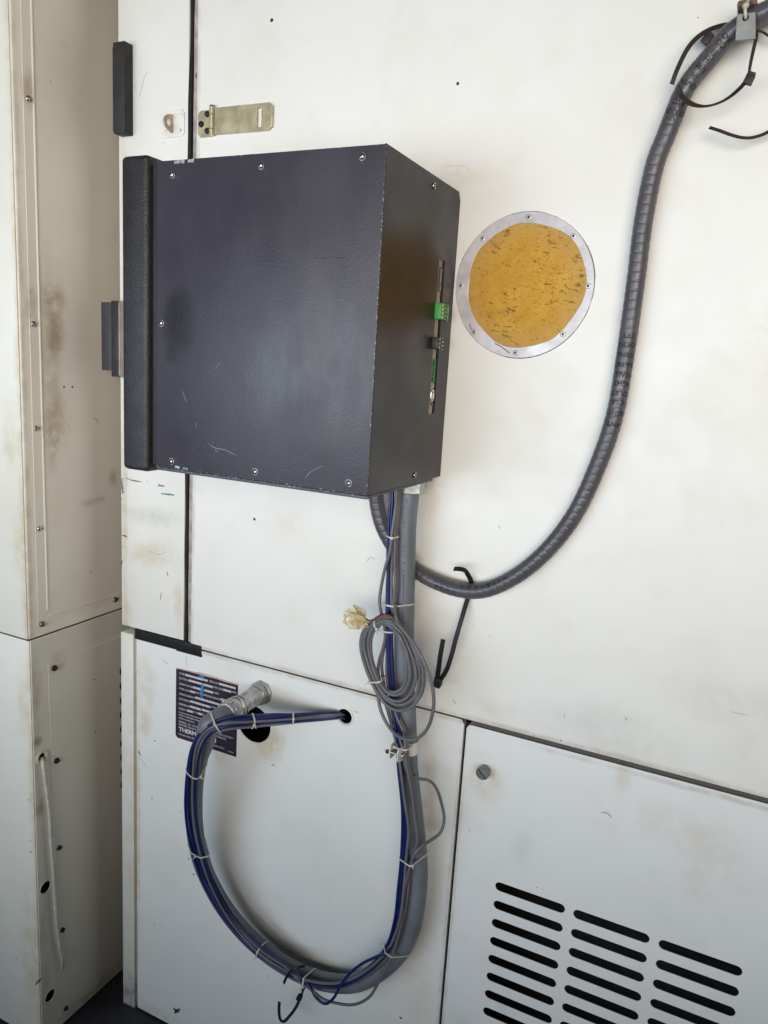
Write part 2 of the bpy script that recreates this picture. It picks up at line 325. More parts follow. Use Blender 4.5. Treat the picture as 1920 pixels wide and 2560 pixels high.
M_prnt = mat('plate white print', (0.58, 0.56, 0.58), 0.5, var=0.15, vscale=300)
M_field = mat('plate field', (0.56, 0.54, 0.55), 0.5, var=0.12, vscale=120)
M_peel = mat('faded plate edge', (0.62, 0.40, 0.31), 0.55, var=0.2, vscale=120)
M_bmark = mat('blue marker ink', (0.04, 0.20, 0.38), 0.45, var=0.2)
M_red = mat('red wire', (0.35, 0.03, 0.02), 0.45)

def box_paint():
    g = G('charcoal powder coat'); p = g.pos()
    c = g.mix(g.ramp(g.noise(p, 6, 4), 0.3, 0.7), (0.036, 0.031, 0.043), (0.050, 0.044, 0.057))
    # dark greasy hand mark near the bezel and soft paler patches at the right
    for (cx, cz), (rr, rz_), colr, s_ in ((( -0.765, 1.552), (.036, .062), (0.014, 0.012, 0.014), .85), ((-0.778, 1.50), (.016, .02), (0.016, 0.014, 0.016), .6), ((-0.53, 1.55), (.04, .12), (0.075, 0.066, 0.07), .45), ((-0.50, 1.42), (.05, .05), (0.07, 0.062, 0.067), .35)):
        d = g.vmath('DIVIDE', g.vmath('SUBTRACT', p, (cx, -.26, cz)), (rr, .03, rz_))
        d = g.vmath('ADD', d, g.vmath('MULTIPLY', g.vmath('SUBTRACT', g.noise(p, 14, 3, col=True), (.5, .5, .5)), (.9, .9, .9)))
        c = g.mix(g.math('MULTIPLY', g.ramp(g.vmath('LENGTH', d), 1.0, 0.35), s_), c, colr)
    # scratches with bare metal
    for (cx, cz), (rr, rz_), th in (((-0.70, 1.365), (.05, .015), .66), ((-0.765, 1.43), (.012, .03), .67), ((-0.70, 1.485), (.018, .014), .67), ((-0.56, 1.355), (.05, .02), .68)):
        d = g.vmath('LENGTH', g.vmath('DIVIDE', g.vmath('SUBTRACT', p, (cx, -.262, cz)), (rr, .02, rz_)))
        f = g.math('MULTIPLY', g.math('LESS_THAN', d, 1.0), g.ramp(g.noise(p, 330, 3, .6), th, th+.04))
        c = g.mix(g.math('MULTIPLY', f, .6), c, (0.17, 0.165, 0.18))
    # worn edges: distance to the enclosure's long edges
    sep = g.n('ShaderNodeSeparateXYZ'); g.put(sep.inputs[0], p)
    def edge(a, av, b, bv, wd, th, ns):
        d = g.math('MAXIMUM', g.math('ABSOLUTE', g.math('SUBTRACT', sep.outputs[a], av)), g.math('ABSOLUTE', g.math('SUBTRACT', sep.outputs[b], bv)))
        return g.math('MULTIPLY', g.math('LESS_THAN', d, wd), g.ramp(g.noise(p, ns, 4, .65), th, th+.05))
    e = edge(0, -.444, 1, -.262, .0020, .57, 300)
    for q in (edge(2, 1.767, 1, -.262, .0022, .60, 160), edge(2, 1.3285, 1, -.262, .0024, .57, 260), edge(0, -.444, 2, 1.3285, .003, .60, 200)): e = g.math('MAXIMUM', e, q)
    c = g.mix(g.math('MULTIPLY', e, .7), c, (0.34, 0.33, 0.35))
    n1 = g.noise(p, 260, 3, .55); g.bump(g.math('ADD', n1, g.math('MULTIPLY', g.noise(p, 620, 2), .6)), .22, .0011)
    return g.out(c, g.ramp(g.noise(g.vmath('MULTIPLY', p, (1, 1, .45)), 11, 5, .62), .3, .7, .38, .54), 0.0, 0.60)
M_box = box_paint()
M_boxrear = mat('shade-darkened satin panel', (0.014, 0.0105, 0.0105), 0.36, var=.3, vscale=14, bump=(300, .12, .0006), spec=.35)  # smoother rear finish, its base darkened to carry the side's shade
def foam():
    g = G('ochre foam'); p = g.vmath('SUBTRACT', g.pos(), (-.3345, 0, 1.63))
    rot = g.n('ShaderNodeVectorRotate'); rot.rotation_type = 'Y_AXIS'; g.put(rot.inputs['Vector'], p); rot.inputs['Angle'].default_value = math.radians(-15)
    wob = g.vmath('ADD', rot.outputs[0], g.vmath('MULTIPLY', g.vmath('SUBTRACT', g.noise(p, 30, 3, col=True), (.5, .5, .5)), (.016, .016, .016)))
    s = g.noise(g.vmath('MULTIPLY', wob, (70, 70, 230)), 1.0, 5, .68)
    s2 = g.noise(g.vmath('MULTIPLY', wob, (170, 170, 420)), 1.0, 4, .65)
    c = g.mix(g.ramp(g.noise(p, 26, 5, .65), .3, .7), (0.50, 0.255, 0.03), (0.60, 0.335, 0.055))
    c = g.mix(g.math('MULTIPLY', g.ramp(g.noise(p, 300, 3), .45, .7), .25), c, (0.66, 0.42, 0.12))
    edge = g.ramp(g.vmath('LENGTH', p), .050, .092); c = g.mix(g.math('MULTIPLY', edge, .5), c, (0.48, 0.31, 0.11))
    reg = g.ramp(g.noise(p, 21, 4, .6), .44, .60)
    m1 = g.math('MULTIPLY', g.ramp(s, .565, .635), reg); m2 = g.math('MULTIPLY', g.ramp(s2, .60, .66), g.ramp(g.noise(p, 34, 3), .42, .58))
    c = g.mix(g.math('MULTIPLY', m1, .78), c, (0.13, 0.07, 0.03)); c = g.mix(g.math('MULTIPLY', m2, .65), c, (0.15, 0.08, 0.03))
    g.bump(g.math('SUBTRACT', g.noise(p, 520, 3), g.math('ADD', m1, m2)), .6, .0014)
    return g.out(c, .85, 0, .2)
M_foam = foam()
def film(name, a, b, alpha):
    g = G(name); p = g.pos()
    g.out(g.mix(g.ramp(g.noise(p, 110, 3), .4, .6), a, b), .12, 0, .7)
    g.put(g.b.inputs['Alpha'], alpha); return g.m
M_film = film('yellowed clear tape', (0.64, 0.47, 0.19), (0.82, 0.73, 0.48), .50)
M_film2 = film('folded tape layers', (0.36, 0.23, 0.07), (0.68, 0.55, 0.30), .8)

# ------------------------------------------------------------------ screws and small parts
def cross_head(name, pos, axis, r, parent, mat_=None, slot=False, rot=0.4, h=None):
    """round screw head with a recess, one mesh"""
    bm = bmesh.new(); axis = Vector(axis).normalized(); h = h or r*0.55
    lathe_bm(bm, [(-.0005, r*.98), (h*.25, r), (h*.65, r*.86), (h*.92, r*.5), (h, r*.12)], pos, axis, 16)
    for f in bm.faces: f.smooth = True
    n0 = len(bm.faces); u = axis.orthogonal().normalized(); v = axis.cross(u)
    a = u*math.cos(rot) + v*math.sin(rot); b = axis.cross(a)
    for d, e in (((a, b),) if slot else ((a, b), (b, a))):
        L_, W_ = (r*.86, r*.13) if slot else (r*.58, r*.13)
        q = [Vector(pos) + d*sx*L_ + e*sy*W_ + axis*(h*1.03 if not slot else h*1.0) for sx, sy in ((1,1),(-1,1),(-1,-1),(1,-1))]
        q2 = [x - axis*h*.5 for x in q]
        vs = [bm.verts.new(x) for x in q+q2]
        for f in ((0,1,2,3),(4,7,6,5),(0,4,5,1),(1,5,6,2),(2,6,7,3),(3,7,4,0)):
            bm.faces.new([vs[i] for i in f]).material_index = 1
    me = mesh_of(bm, name); 
    for p in me.polygons: p.use_smooth = p.material_index == 0
    return link(name, me, [mat_ or M_steel, M_recess], parent)
def eyelet(name, pos, axis, r, parent, mat_, hole=True):
    bm = bmesh.new(); lathe_bm(bm, [(-.0004, r), (.0008, r), (.0014, r*.8), (.0013, r*.45), (.0002, r*.38), (.0002, 0)], pos, axis, 16, cap1=False)
    me = mesh_of(bm, name, True, 40)
    me.materials.append(mat_); me.materials.append(M_recess)
    ax = Vector(axis).normalized()
    for p in me.polygons:
        c = p.center - Vector(pos); c -= ax*c.dot(ax)
        if hole and c.length < r*.40: p.material_index = 1
    o = bpy.data.objects.new(name, me); COL.objects.link(o); o.parent = parent; return o
def drilled(name, pos, axis, r, parent):
    return lathe(name, [(-.0004, r), (.0003, r), (.0003, r*.2)], pos, axis, M_recess, parent, 12)
FY = (0, -1, 0); FX = (1, 0, 0)

# ================================================================== SETTING
bm = bmesh.new(); box_bm(bm, -4, 4, -5, 3, -.05, 0)
fl = link('floor', mesh_of(bm), M_floor); fl['kind'] = 'structure'

# ================================================================== TEST CHAMBER (the white wall)
ch = thing('test_chamber', 'large off-white enamelled equipment cabinet that fills the picture behind the black box', 'cabinet')
ZT = 2.6; XR = 0.75
# plain narrow side strip left of the black seam
box('side_strip_panel', -1.1395, -.9735, 0, .05, .9305, ZT, M_strip, ch, .0022)
HN = [(-.596, .866, .0148), (-.7962, .7962, .0385)]
d_holes = []
door = link('door_panel', plate_me(rrect(-.9535, XR, .9235, ZT, .004), [], .03, .002), M_door, ch)
box('door_lip', -.9665, -.9528, .0045, .03, .925, ZT, M_lip, ch, .001)
# lower fixed panel, real openings
ol = [(-.9285, .9185), (-.9285, .9065), (-1.0975, .9065), (-1.0975, .006), (-.3685, .006), (-.3685, .9115), (-.3735, .9185)]
lp = link('lower_panel', plate_me(ol, [circ(HN[0][0], HN[0][1], HN[0][2], 32), circ(HN[1][0], HN[1][1], .0385, 48, 1.02, .006)], .0025, .0006), M_lower, ch)
join_into(lp.data, lambda b: (box_bm(b, -.377, -.3695, .0032, .03, .01, .912), box_bm(b, -.925, -.38, .0032, .03, .910, .9178), box_bm(b, -1.097, -.94, .0032, .03, .898, .9058)))
# louvred panel
slots = []
for c_ in range(3):
    x0 = -.2795 + c_*.1340
    for r_ in range(16): slots.append(stadium(x0, x0 + .1033, .6348 - r_*.03578, .0089))
lo = link('louvred_panel', plate_me([(-.3625, .006), (XR, .006), (XR, .9130), (-.3545, .9130), (-.3600, .9110), (-.3625, .9060)], slots, .0022, .0006), M_louv, ch)
join_into(lo.data, lambda b: (box_bm(b, -.3605, XR, .0030, .028, .9095, .9120, .0004, 1), box_bm(b, -.3617, -.3600, .0030, .028, .01, .900)))
# corner post, body, dark gaskets
box('corner_post', -1.1405, -1.1045, -.003, .05, .0, .9165, M_post, ch, .003)
box('post_channel', -1.1045, -1.0975, .006, .03, .004, .9065, M_post, ch)
bodyb = bmesh.new()
box_bm(bodyb, -1.132, XR, .16, .8, .004, ZT)
box_bm(bodyb, -1.132, -1.128, .05, .16, .004, ZT); box_bm(bodyb, XR-.004, XR, .03, .16, .004, ZT); box_bm(bodyb, -1.128, XR-.004, .031, .16, ZT-.004, ZT); box_bm(bodyb, -1.128, XR-.004, .031, .16, .004, .006)
box_bm(bodyb, -.369, -.3638, .012, .16, .01, .912)
link('inner_body', mesh_of(bodyb), M_dark, ch)
gk = [Vector((-.9697 + .0009*math.sin(z*9.1) + (.0012 if 1.78 < z < 1.93 else 0)*-1, .0035 + .0012*math.sin(z*6.3+1), z)) for z in [.905 + .06*i for i in range(29)]]
tube('door_gasket', gk, lambda s: .0042 + .0007*math.sin(s*37) + .0009*math.exp(-((s-.98)/.10)**2), M_rubber, ch, 10, .012)
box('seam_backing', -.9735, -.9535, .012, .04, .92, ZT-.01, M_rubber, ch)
bm = bmesh.new(); box_bm(bm, -1.103, -.9265, -.001, .03, .9075, .9295, .0015)
box_bm(bm, -.99, -.925, -.0028, .005, .9062, .9120, .0012)
link('rubber_strip', mesh_of(bm, 's', True, 35), M_rubber, ch)
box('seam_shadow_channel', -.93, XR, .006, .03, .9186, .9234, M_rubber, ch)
# small drilled holes and rivets (photo coordinates on the wall)
for px, py, r in ((679.5, 50.5, .0030), (1144.5, 209, .0024), (636, 1298, .0026), (387, 1852, .0016), (380, 1996, .0016), (386, 2312, .0014), (409, 357, .0008)):
    drilled('screw_hole', at(px, py), FY, r, ch)
for px, py in (cG(170, 932), cJ(72, 420)): lathe('rivet', [(-.0004, .0048), (.001, .0046), (.0022, .003), (.0026, .001)], at(px, py), FY, M_lower, ch, 16)
for px, py in (cJ(124, 704), cJ(152, 797)): drilled('screw_hole', at(px, py), FY, .0018, ch)
# rim of cable hole
bm = bmesh.new(); lathe_bm(bm, [(-.001, .0142), (.0018, .0147), (.0028, .0160), (.0020, .0182), (-.0005, .0186)], (HN[0][0], 0, HN[0][1]), FY, 32, cap0=False, cap1=False)
link('grommet', mesh_of(bm, 'g', True, 50), mat('white grommet', (.80, .79, .75), .4, var=.06), ch)
# slotted quarter-turn fastener
kp = at(*cK(310, 428))
kn = lathe('quarter_turn_fastener', [(-.001, .0092), (.006, .0092), (.0064, .0108), (.0085, .0112), (.0088, .0100), (.0098, .0100), (.0102, .0112), (.0150, .0112), (.0160, .0104), (.0161, .001)], kp, FY, mat('dull fastener steel', (.22, .21, .20), .45, .7, var=.25), ch, 32)
bm = bmesh.new(); a = Vector((.72, 0, -.69)); b = Vector((.69, 0, .72))
q = [kp + Vector((0, -.01625, 0)) + a*s_*.0103 + b*t_*.0013 for s_, t_ in ((1,1),(-1,1),(-1,-1),(1,-1))]
vs = [bm.verts.new(x) for x in q] + [bm.verts.new(x + Vector((0, .002, 0))) for x in q]
for f in ((0,1,2,3),(4,7,6,5),(0,4,5,1),(1,5,6,2),(2,6,7,3),(3,7,4,0)): bm.faces.new([vs[i] for i in f])
link('slot', mesh_of(bm), M_recess, kn)

# ================================================================== LEFT CABINET
lc = thing('neighbouring_cabinet', 'beige stained equipment cabinet standing at the left edge, seen along its side', 'cabinet')
YF = -.171
box('upper_body', -1.62, XL, YF, .75, .9335, ZT, M_left, lc, .004, 3)
box('front_cover', -1.62, XL-.0035, YF-.0022, YF+.01, .9345, ZT, M_leftf, lc, .001)
hl = [(-.1501, .3747, .0135), (-.146, .1047, .0135)]
holes = [circ(y, z, r, 28, 1.0) for y, z, r in hl] + [circ(-.1503, .6757, .0085, 24)] + [circ(.0755, .7858 - k*.0353, .0135, 24) for k in range(9)]
sd = link('base_side', plate_me([(YF+.003, .006), (.75, .006), (.75, .9305), (YF+.003, .9305)], holes, .003, .0008, 'yz', XL), M_leftlow, lc)
box('base_front', -1.62, XL-.002, YF-.0004, YF+.004, .004, .9305, M_leftf, lc, .0015)
box('base_inner', -1.61, XL-.03, YF+.02, .74, .005, .925, M_dark, lc)
box('seam_recess', -1.6, XL-.004, YF+.004, .74, .928, .936, M_dark, lc)
# upper cover plate with embossed rib
up = link('cover_plate', plate_me([(-.1511, .9565), (.72, .9535), (.72, ZT-.05), (-.1511, ZT-.05)], [], .0016, .0005, 'yz', XL+.0016), M_left, lc)
tube('rib', [Vector((XL+.0012, -.1300, 2.5)), Vector((XL+.0012, -.1300, 1.6)), Vector((XL+.0012, -.1285, .985))], .0026, M_left, up, 8, .05)
tube('rib', [Vector((XL+.0012, -.1240, .9715)), Vector((XL+.0012, .2, .9695)), Vector((XL+.0012, .6, .9675))], .0026, M_left, up, 8, .05)
for c_ in ((170, 422), (185, 947), (200, 1450)):
    cross_head('screw', atx(*cE(*c_), XL+.0018), FX, .0058, up, M_steel, True, random.uniform(0, 3))
for c_ in ((210, 1930), (577, 1808)): cross_head('screw', atx(*cE(*c_), XL+.0018), FX, .0060, up, M_oldsteel, True, random.uniform(0, 3), .005)
cross_head('screw', atx(*cA(170, 585), XL+.0018), FX, .0058, up, M_steel, True, 1.2)
cross_head('screw', atx(*cA(160, 20), XL+.0018) + Vector((0, 0, .05)), FX, .0058, up, M_steel, True, 1.2)
for c_ in ((322, 738), (364, 738)): drilled('screw_hole', atx(*cE(*c_), XL+.0018), FX, .0020, up)
# lower access panel
ap = link('access_panel', plate_me([(-.1306, .8705), (.72, .8715), (.72, .03), (-.1232, .03)], [circ(.0755, .7858 - k*.0353, .0138, 24) for k in range(9)], .0018, .0005, 'yz', XL+.0019), M_leftlow, lc)
for i, c_ in enumerate(((282, 355), (295, 838), (308, 1292), (325, 1720), (342, 2130))):
    cross_head('screw', atx(*cI(*c_), XL+.002), FX, .0062 if i < 2 else .0052, ap, M_blackscrew, True, random.uniform(0, 3), .006)
for c_ in ((497, 690), (492, 415)): drilled('screw_hole', atx(*cI(*c_), XL+.0021), FX, .0016, ap)
bm = bmesh.new(); lathe_bm(bm, [(-.002, .0086), (.002, .0088), (.0035, .0105), (.003, .0145), (.0005, .0158), (-.001, .0158)], (XL, -.1503, .6757), FX, 32, cap0=False, cap1=False)
link('grommet', mesh_of(bm, 'g', True, 60), M_leftf, lc)
for (y, z, r) in hl:
    bm = bmesh.new(); lathe_bm(bm, [(-.002, r), (.0008, r*1.0), (.0010, r*1.10), (-.0003, r*1.15)], (XL, y, z), FX, 28, cap0=False, cap1=False)
    link('hole_rim', mesh_of(bm, 'g', True, 60), M_leftlow, lc)
for c_ in ((152, 1042), (162, 1313)): eyelet('rivet', at(*cI(*c_), YF-.0004), FY, .0042, lc, M_staple)
for c_ in ((85, 1873), (158, 1258)): drilled('screw_hole', at(*cI(*c_), YF-.0006), FY, .0013, lc)

wc = thing('white_cable', 'thin white cable coming out of the beige side grommet and hanging down', 'cable')
pw = [atx(*cI(222, 822), XL-.02), atx(*cI(221, 835), XL+.006)] + [atx(*cI(x, y), XL+.010) for x, y in ((232, 900), (246, 1010), (258, 1120), (266, 1250), (276, 1380), (284, 1500), (291, 1610), (300, 1720), (314, 1820), (324, 1880), (334, 1945))]
pw[-1] = pw[-1] + Vector((-.008, 0, 0))
tube('jacket', pw, lambda s: .0036 + .0004*math.sin(s*31)*math.sin(s*13), M_white, wc, 10, .008)
for k in (4, 7): 
    q = pw[k+1]; lathe('tape_wrap', [(-.006, .0040), (-.005, .0045), (.005, .0044), (.006, .0040)], q, (pw[k+2]-pw[k]).normalized(), M_white, wc, 10)

# ================================================================== BLACK BLOCKS ON THE LEFT
b1 = thing('door_stop', 'upright matte black block high on the white wall by the left corner', 'block')
def tapered_block(name, x0, x1, y0, z0, z1, m_, parent, b=.0015):
    return box(name, x0, x1, y0, 0, z0, z1, m_, parent, b)
tapered_block('body', -1.1310, -1.1030, -.0215, 1.8925, 2.0470, M_blackbox, b1)
box('backing', -1.1345, -1.1312, -.019, -.001, 1.897, 2.040, M_blackbox, b1, .0006)
b2 = thing('latch_handle', 'black latch block with pinkish grey side plate peeping out left of the bezel', 'latch')
box('front_block', -1.1420, -1.1225, -.0205, -.001, 1.4490, 1.5935, M_blackbox, b2, .0012)
link('side_plate', plate_me(rrect(-.0200, .0, 1.4500, 1.5930, .004), [], .0022, .0005, 'yz', -1.1203), M_plate, b2)
box('flap', -1.1690, -1.1425, -.0190, -.0150, 1.4600, 1.5905, M_flap, b2, .0006)

# ================================================================== CONTROLLER BOX
cb = thing('controller_box', 'large charcoal metal instrument box mounted sideways on the white wall', 'control box')
X1 = -.444; X0 = -.8085; Y0 = -.262; Z0 = 1.3285; Z1 = 1.767
SL = [(-.0692, 1.4313), (-.0455, 1.4313), (-.0455, 1.6600), (-.0692, 1.6594)]
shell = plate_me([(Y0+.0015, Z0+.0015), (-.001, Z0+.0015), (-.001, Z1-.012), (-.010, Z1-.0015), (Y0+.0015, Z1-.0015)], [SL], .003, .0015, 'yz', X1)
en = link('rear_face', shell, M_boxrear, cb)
box('front_side', X0, X1-.0002, Y0-.0004, Y0+.004, Z0+.0006, Z1-.0006, M_box, cb, .0012)
box('top_face', X0, X1-.0032, Y0+.004, -.001, Z1-.0042, Z1-.0012, M_box, cb, .0008)
box('back_side', X0, X1-.0032, -.004, -.0008, Z0+.004, Z1-.016, M_box, cb, .0006)
bt = link('bottom_face', None, None, cb) if False else None
bm = bmesh.new(); box_bm(bm, X0, X1-.0032, Y0+.0045, -.0042, Z0+.0008, Z0+.0036, .0005, 1)
box_bm(bm, X0, X1-.001, Y0+.001, Y0+.010, Z0-.0045, Z0+.0004, .0008, 1); box_bm(bm, X1-.010, X1-.001, Y0+.0102, -.03, Z0-.0040, Z0+.0004, .0008, 1)
link('bottom_face', mesh_of(bm, 'b', True, 35), M_box, cb)
box('dark_lining', X0+.004, X1-.05, Y0+.006, -.006, Z0+.006, Z1-.006, M_dark, cb)
# bezel
bz = bmesh.new(); box_bm(bz, -.866, -.8145, Y0-.0115, -.004, Z0-.0085, Z1+.0075, .008, 4)
bzo = link('bezel', mesh_of(bz, 'b', True, 40), M_bezel, cb)
box('bezel_step', -.8147, -.8085, Y0-.0006, -.006, Z0+.003, Z1-.004, M_blackbox, cb, .0005)
for c_ in ((315, 240), (703, 200), (1145, 160), (268, 887), (312, 1490), (676, 1535), (1085, 1585)):
    p = at(*cC(*c_), Y0-.0006); lathe('washer', [(-.0003, .0050), (.0005, .0050), (.0006, .0040)], p, FY, M_oldsteel, cb, 18)
    cross_head('screw', p + Vector((0, -.0005, 0)), FY, .0041, cb, M_steel, False, random.uniform(0, 1.5), .0030)
for c_ in ((1458, 288), (1374, 1550)):
    cross_head('screw', atx(*cC(*c_), X1+.0002), FX, .0046, cb, M_steel, False, random.uniform(0, 1.5), .0030)
drilled('screw_hole', atx(*cM(215, 1110), X1+.0002), FX, .0026, cb)
drilled('screw_hole', at(*cC(272, 384), Y0-.0006), FY, .0010, cb)
lathe('bottom_screw', [(0, .003), (.004, .003), (.0045, .001)], (X1-.006, -.026, Z0-.0005), (0, 0, -1), M_blackscrew, cb, 12)
# connector strip in the slot: the bracket sits just behind the opening
cs = box('connector_bracket', X1-.0030, X1-.0010, -.0691, -.0535, 1.4315, 1.6592, M_conn, cb)
hd = box('pin_header', X1-.0011, X1-.0006, -.0640, -.0545, 1.6140, 1.6490, M_bplast, cb)
for k in range(10): box('pin', X1-.0008, X1+.0002, -.0590, -.0550, 1.6158 + k*.0033, 1.6170 + k*.0033, M_wht, hd)
def terminal(name, ya, yb, z0, z1, n, body, xo, parent, white=False):
    t = box(name, X1-.006, X1+xo, ya, yb, z0, z1, body, parent, .0008)
    pz = (z1-z0)/n
    for k in range(n):
        zc = z0 + pz*(k+.5)
        lathe('terminal_screw', [(-.0005, .0019), (.0006, .0019), (.0008, .0004)], (X1+xo, ya+.0065, zc), FX, M_wht if white else M_steel, t, 12)
        box('wire_port', X1+xo-.001, X1+xo+.0003, ya+.0195, ya+.0245, zc-pz*.24, zc+pz*.24, M_recess, t)
        box('wire_port', X1+xo-.001, X1+xo+.0003, ya+.0115, ya+.0140, zc-pz*.2, zc+pz*.2, M_recess, t)
    return t
gt = terminal('green_terminal_block', -.0725, -.0405, 1.5735, 1.5965, 4, M_green, .010, cb, True)
bt_ = terminal('black_terminal_block', -.0760, -.0590, 1.5295, 1.5470, 3, M_bplast, .010, cb)
box('white_strip', X1-.004, X1+.0085, -.0540, -.0490, 1.5300, 1.5465, M_wht, bt_, .0005)
for k in range(3): box('barb', X1, X1+.008, -.0490, -.0445, 1.5310+k*.0058, 1.5348+k*.0058, M_bplast, bt_, .0004)
dg = box('dark_green_header', X1-.006, X1-.0005, -.0655, -.0530, 1.4795, 1.5160, M_dgreen, cb, .0006)
for k in range(8): box('barb', X1-.0006, X1+.0012, -.0600, -.0555, 1.4815+k*.0043, 1.4838+k*.0043, M_dgreen, dg)
for k in range(8): box('pin_slot', X1-.0006, X1-.0001, -.0645, -.0615, 1.4815+k*.0043, 1.4840+k*.0043, M_recess, dg)
ds = link('serial_connector', plate_me(rrect(-.0650, -.0540, 1.4520, 1.4690, .004), [rrect(-.0625, -.0565, 1.4540, 1.4670, .003)], .007, .0005, 'yz', X1+.001), M_steel, cb)
box('contact_face', X1-.005, X1-.001, -.0625, -.0565, 1.4540, 1.4670, M_wht, ds)
for z in (1.4745, 1.4465): lathe('jack_post', [(-.004, .0028), (.001, .0028), (.0012, .0012), (-.001, .001)], (X1, -.0595, z), FX, M_brass if z > 1.47 else M_oldsteel, ds, 6, smooth=False)
M_wear = mat('rubbed bare metal', (.34, .34, .36), .5, .2, var=.5, vscale=250)
# bare-metal wear patches on the top front edge
for x0, x1_, zz, m_ in ((-.776, -.7575, Z1-.0055, M_wear), (-.7515, -.741, Z1-.0055, M_wear), (-.7705, -.762, Z0+.002, M_wear), (-.7555, -.7455, Z0+.0012, mat('teal overspray', (.10, .20, .27), .5))):
    bm = bmesh.new(); n = 7; a = [(x0 + (x1_-x0)*k/n, zz + .0040 + random.uniform(-.0006, .0008)) for k in range(n+1)]; b = [(x0 + (x1_-x0)*k/n, zz + random.uniform(-.0008, .0010)) for k in range(n, -1, -1)]
    me = plate_me(a+b, [], .0003, 0, 'xz', Y0-.00055); bm.free()
    link('bare_metal_wear', me, m_, cb)

# ================================================================== ROUND PORT
pt = thing('round_port', 'round port plugged with ochre foam inside a riveted aluminium ring', 'port')
PC = (-.3345, 1.6300)
outer = [(PC[0] + .1053*math.cos(2*PI*k/72)*.998, PC[1] + .1053*math.sin(2*PI*k/72)) for k in range(72)]
inner = []
for k in range(72):
    a = 2*PI*k/72; r = .0905 + .0012*math.sin(3*a+.5) + .0010*math.sin(7*a+2) + random.uniform(-.0004, .0004)
    inner.append((PC[0] + .0035 + r*math.cos(a), PC[1] + .0005 + r*math.sin(a)))
inner = [(PC[0] + (x-PC[0]), z) for x, z in inner]
link('ring', plate_me(outer, [inner], .0026, .0006, 'xz', -.0026), M_alu, pt)
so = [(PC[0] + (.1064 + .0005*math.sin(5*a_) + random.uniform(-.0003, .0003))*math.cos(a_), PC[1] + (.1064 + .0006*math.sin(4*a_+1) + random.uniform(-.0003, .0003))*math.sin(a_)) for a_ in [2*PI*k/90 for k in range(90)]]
link('ring_edge_shade', plate_me(so, [circ(PC[0], PC[1], .1030, 60)], .0006, 0, 'xz', -.0005), mat('ring edge shade and dirt', (.16, .14, .13), .7, var=.5, vscale=120), pt)  # thin dark ring: edge shadow and dirt line put into its colour
bm = bmesh.new(); lathe_bm(bm, [(-.002, .098), (.0004, .0965), (.0014, .0930), (.0024, .085), (.0030, .06), (.0034, .02), (.0034, .001)], (PC[0]+.003, 0, PC[1]), FY, 64)
link('foam_plug', mesh_of(bm, 'f', True, 60), M_foam, pt)
for c_ in ((1078, 238), (1362, 358), (1455, 676), (1295, 985), (992, 1102), (729, 970), (645, 674), (782, 373)):
    eyelet('rivet', at(*cD(*c_), -.0026), FY, .0043, pt, M_alu)
ribbon('rust_streak', [at(*cD(x, y), -.0029) for x, y in ((862, 1043), (910, 1070), (955, 1105))], .0016, .0003, FY, mat('rust red stain', (.30, .10, .05), .7), pt)
ribbon('rust_streak', [at(*cD(x, y), -.0029) for x, y in ((700, 915), (703, 935), (712, 955))], .0012, .0003, FY, bpy.data.materials['rust red stain'], pt)

# ================================================================== HASP AND STAPLE
hs = thing('hasp', 'yellowish steel hinged hasp lying on the white panel right of the seam', 'hasp')
hz0, hz1 = 1.8800, 1.9225
def cut(x0, x1, z0, z1, c, sides='lr'):
    return [(x0+c, z0), (x1-c, z0), (x1-c*.5, z0+c*.55), (x1, z0+c), (x1, z1-c), (x1-c*.5, z1-c*.55), (x1-c, z1), (x0+c, z1), (x0+c*.5, z1-c*.55), (x0, z1-c), (x0, z0+c), (x0+c*.5, z0+c*.55)]
o = [(-.9105, hz0+.001), (-.797, hz0), (-.7945, hz0+.0035), (-.791, hz0+.005), (-.791, hz1-.005), (-.7945, hz1-.0035), (-.797, hz1), (-.9105, hz1+.001)]
link('strap', plate_me(o, [rrect(-.8225, -.8120, 1.8855, 1.9170, .0008)], .0022, .0005, 'xz', -.0058), M_brass, hs)
o = [(-.9445, hz0-.001), (-.922, hz0-.001), (-.922, hz1), (-.9445, hz1), (-.9505, hz1-.006), (-.9505, hz0+.005)]
link('leaf', plate_me(o, [], .0018, .0004, 'xz', -.0020), M_brass, hs)
for a, b in ((hz0-.001, hz0+.0095), (hz0+.0101, hz0+.0325), (hz0+.0331, hz1+.0035)):
    lathe('knuckle', [(0, .0046), (.0005, .0050), (b-a-.0005, .0050), (b-a, .0046)], (-.9168, -.0055, a), (0, 0, 1), M_brass, hs, 20)
lathe('pin', [(0, .0048), (.002, .0044), (.0035, .0020)], (-.9168, -.0055, hz1+.0035), (0, 0, 1), M_oldsteel, hs, 16)
for c_ in ((680, 320), (605, 445), (680, 525)):
    lathe('bolt', [(-.0005, .0052), (.0025, .0052), (.0042, .0040), (.0048, .0015)], at(*cL(*c_), -.002), FY, M_blackscrew, hs, 10)
sp = thing('staple_plate', 'small painted padlock staple on the narrow strip left of the seam', 'staple')
o = [(-1.0285, 1.8838), (-.9870, 1.8838), (-.9845, 1.8878), (-.9815, 1.8895), (-.9815, 1.9225), (-.9845, 1.9242), (-.9870, 1.9285), (-1.0285, 1.9285), (-1.0330, 1.9240), (-1.0330, 1.8880)]
link('plate', plate_me(o, [circ(at(*cL(358, 515)).x, at(*cL(358, 515)).z, .0022, 12)], .0022, .0006, 'xz', -.0022), M_staple, sp)
box('hole_shadow', at(*cL(358, 515)).x-.003, at(*cL(358, 515)).x+.003, -.0004, -.0001, at(*cL(358, 515)).z-.003, at(*cL(358, 515)).z+.003, M_recess, sp)
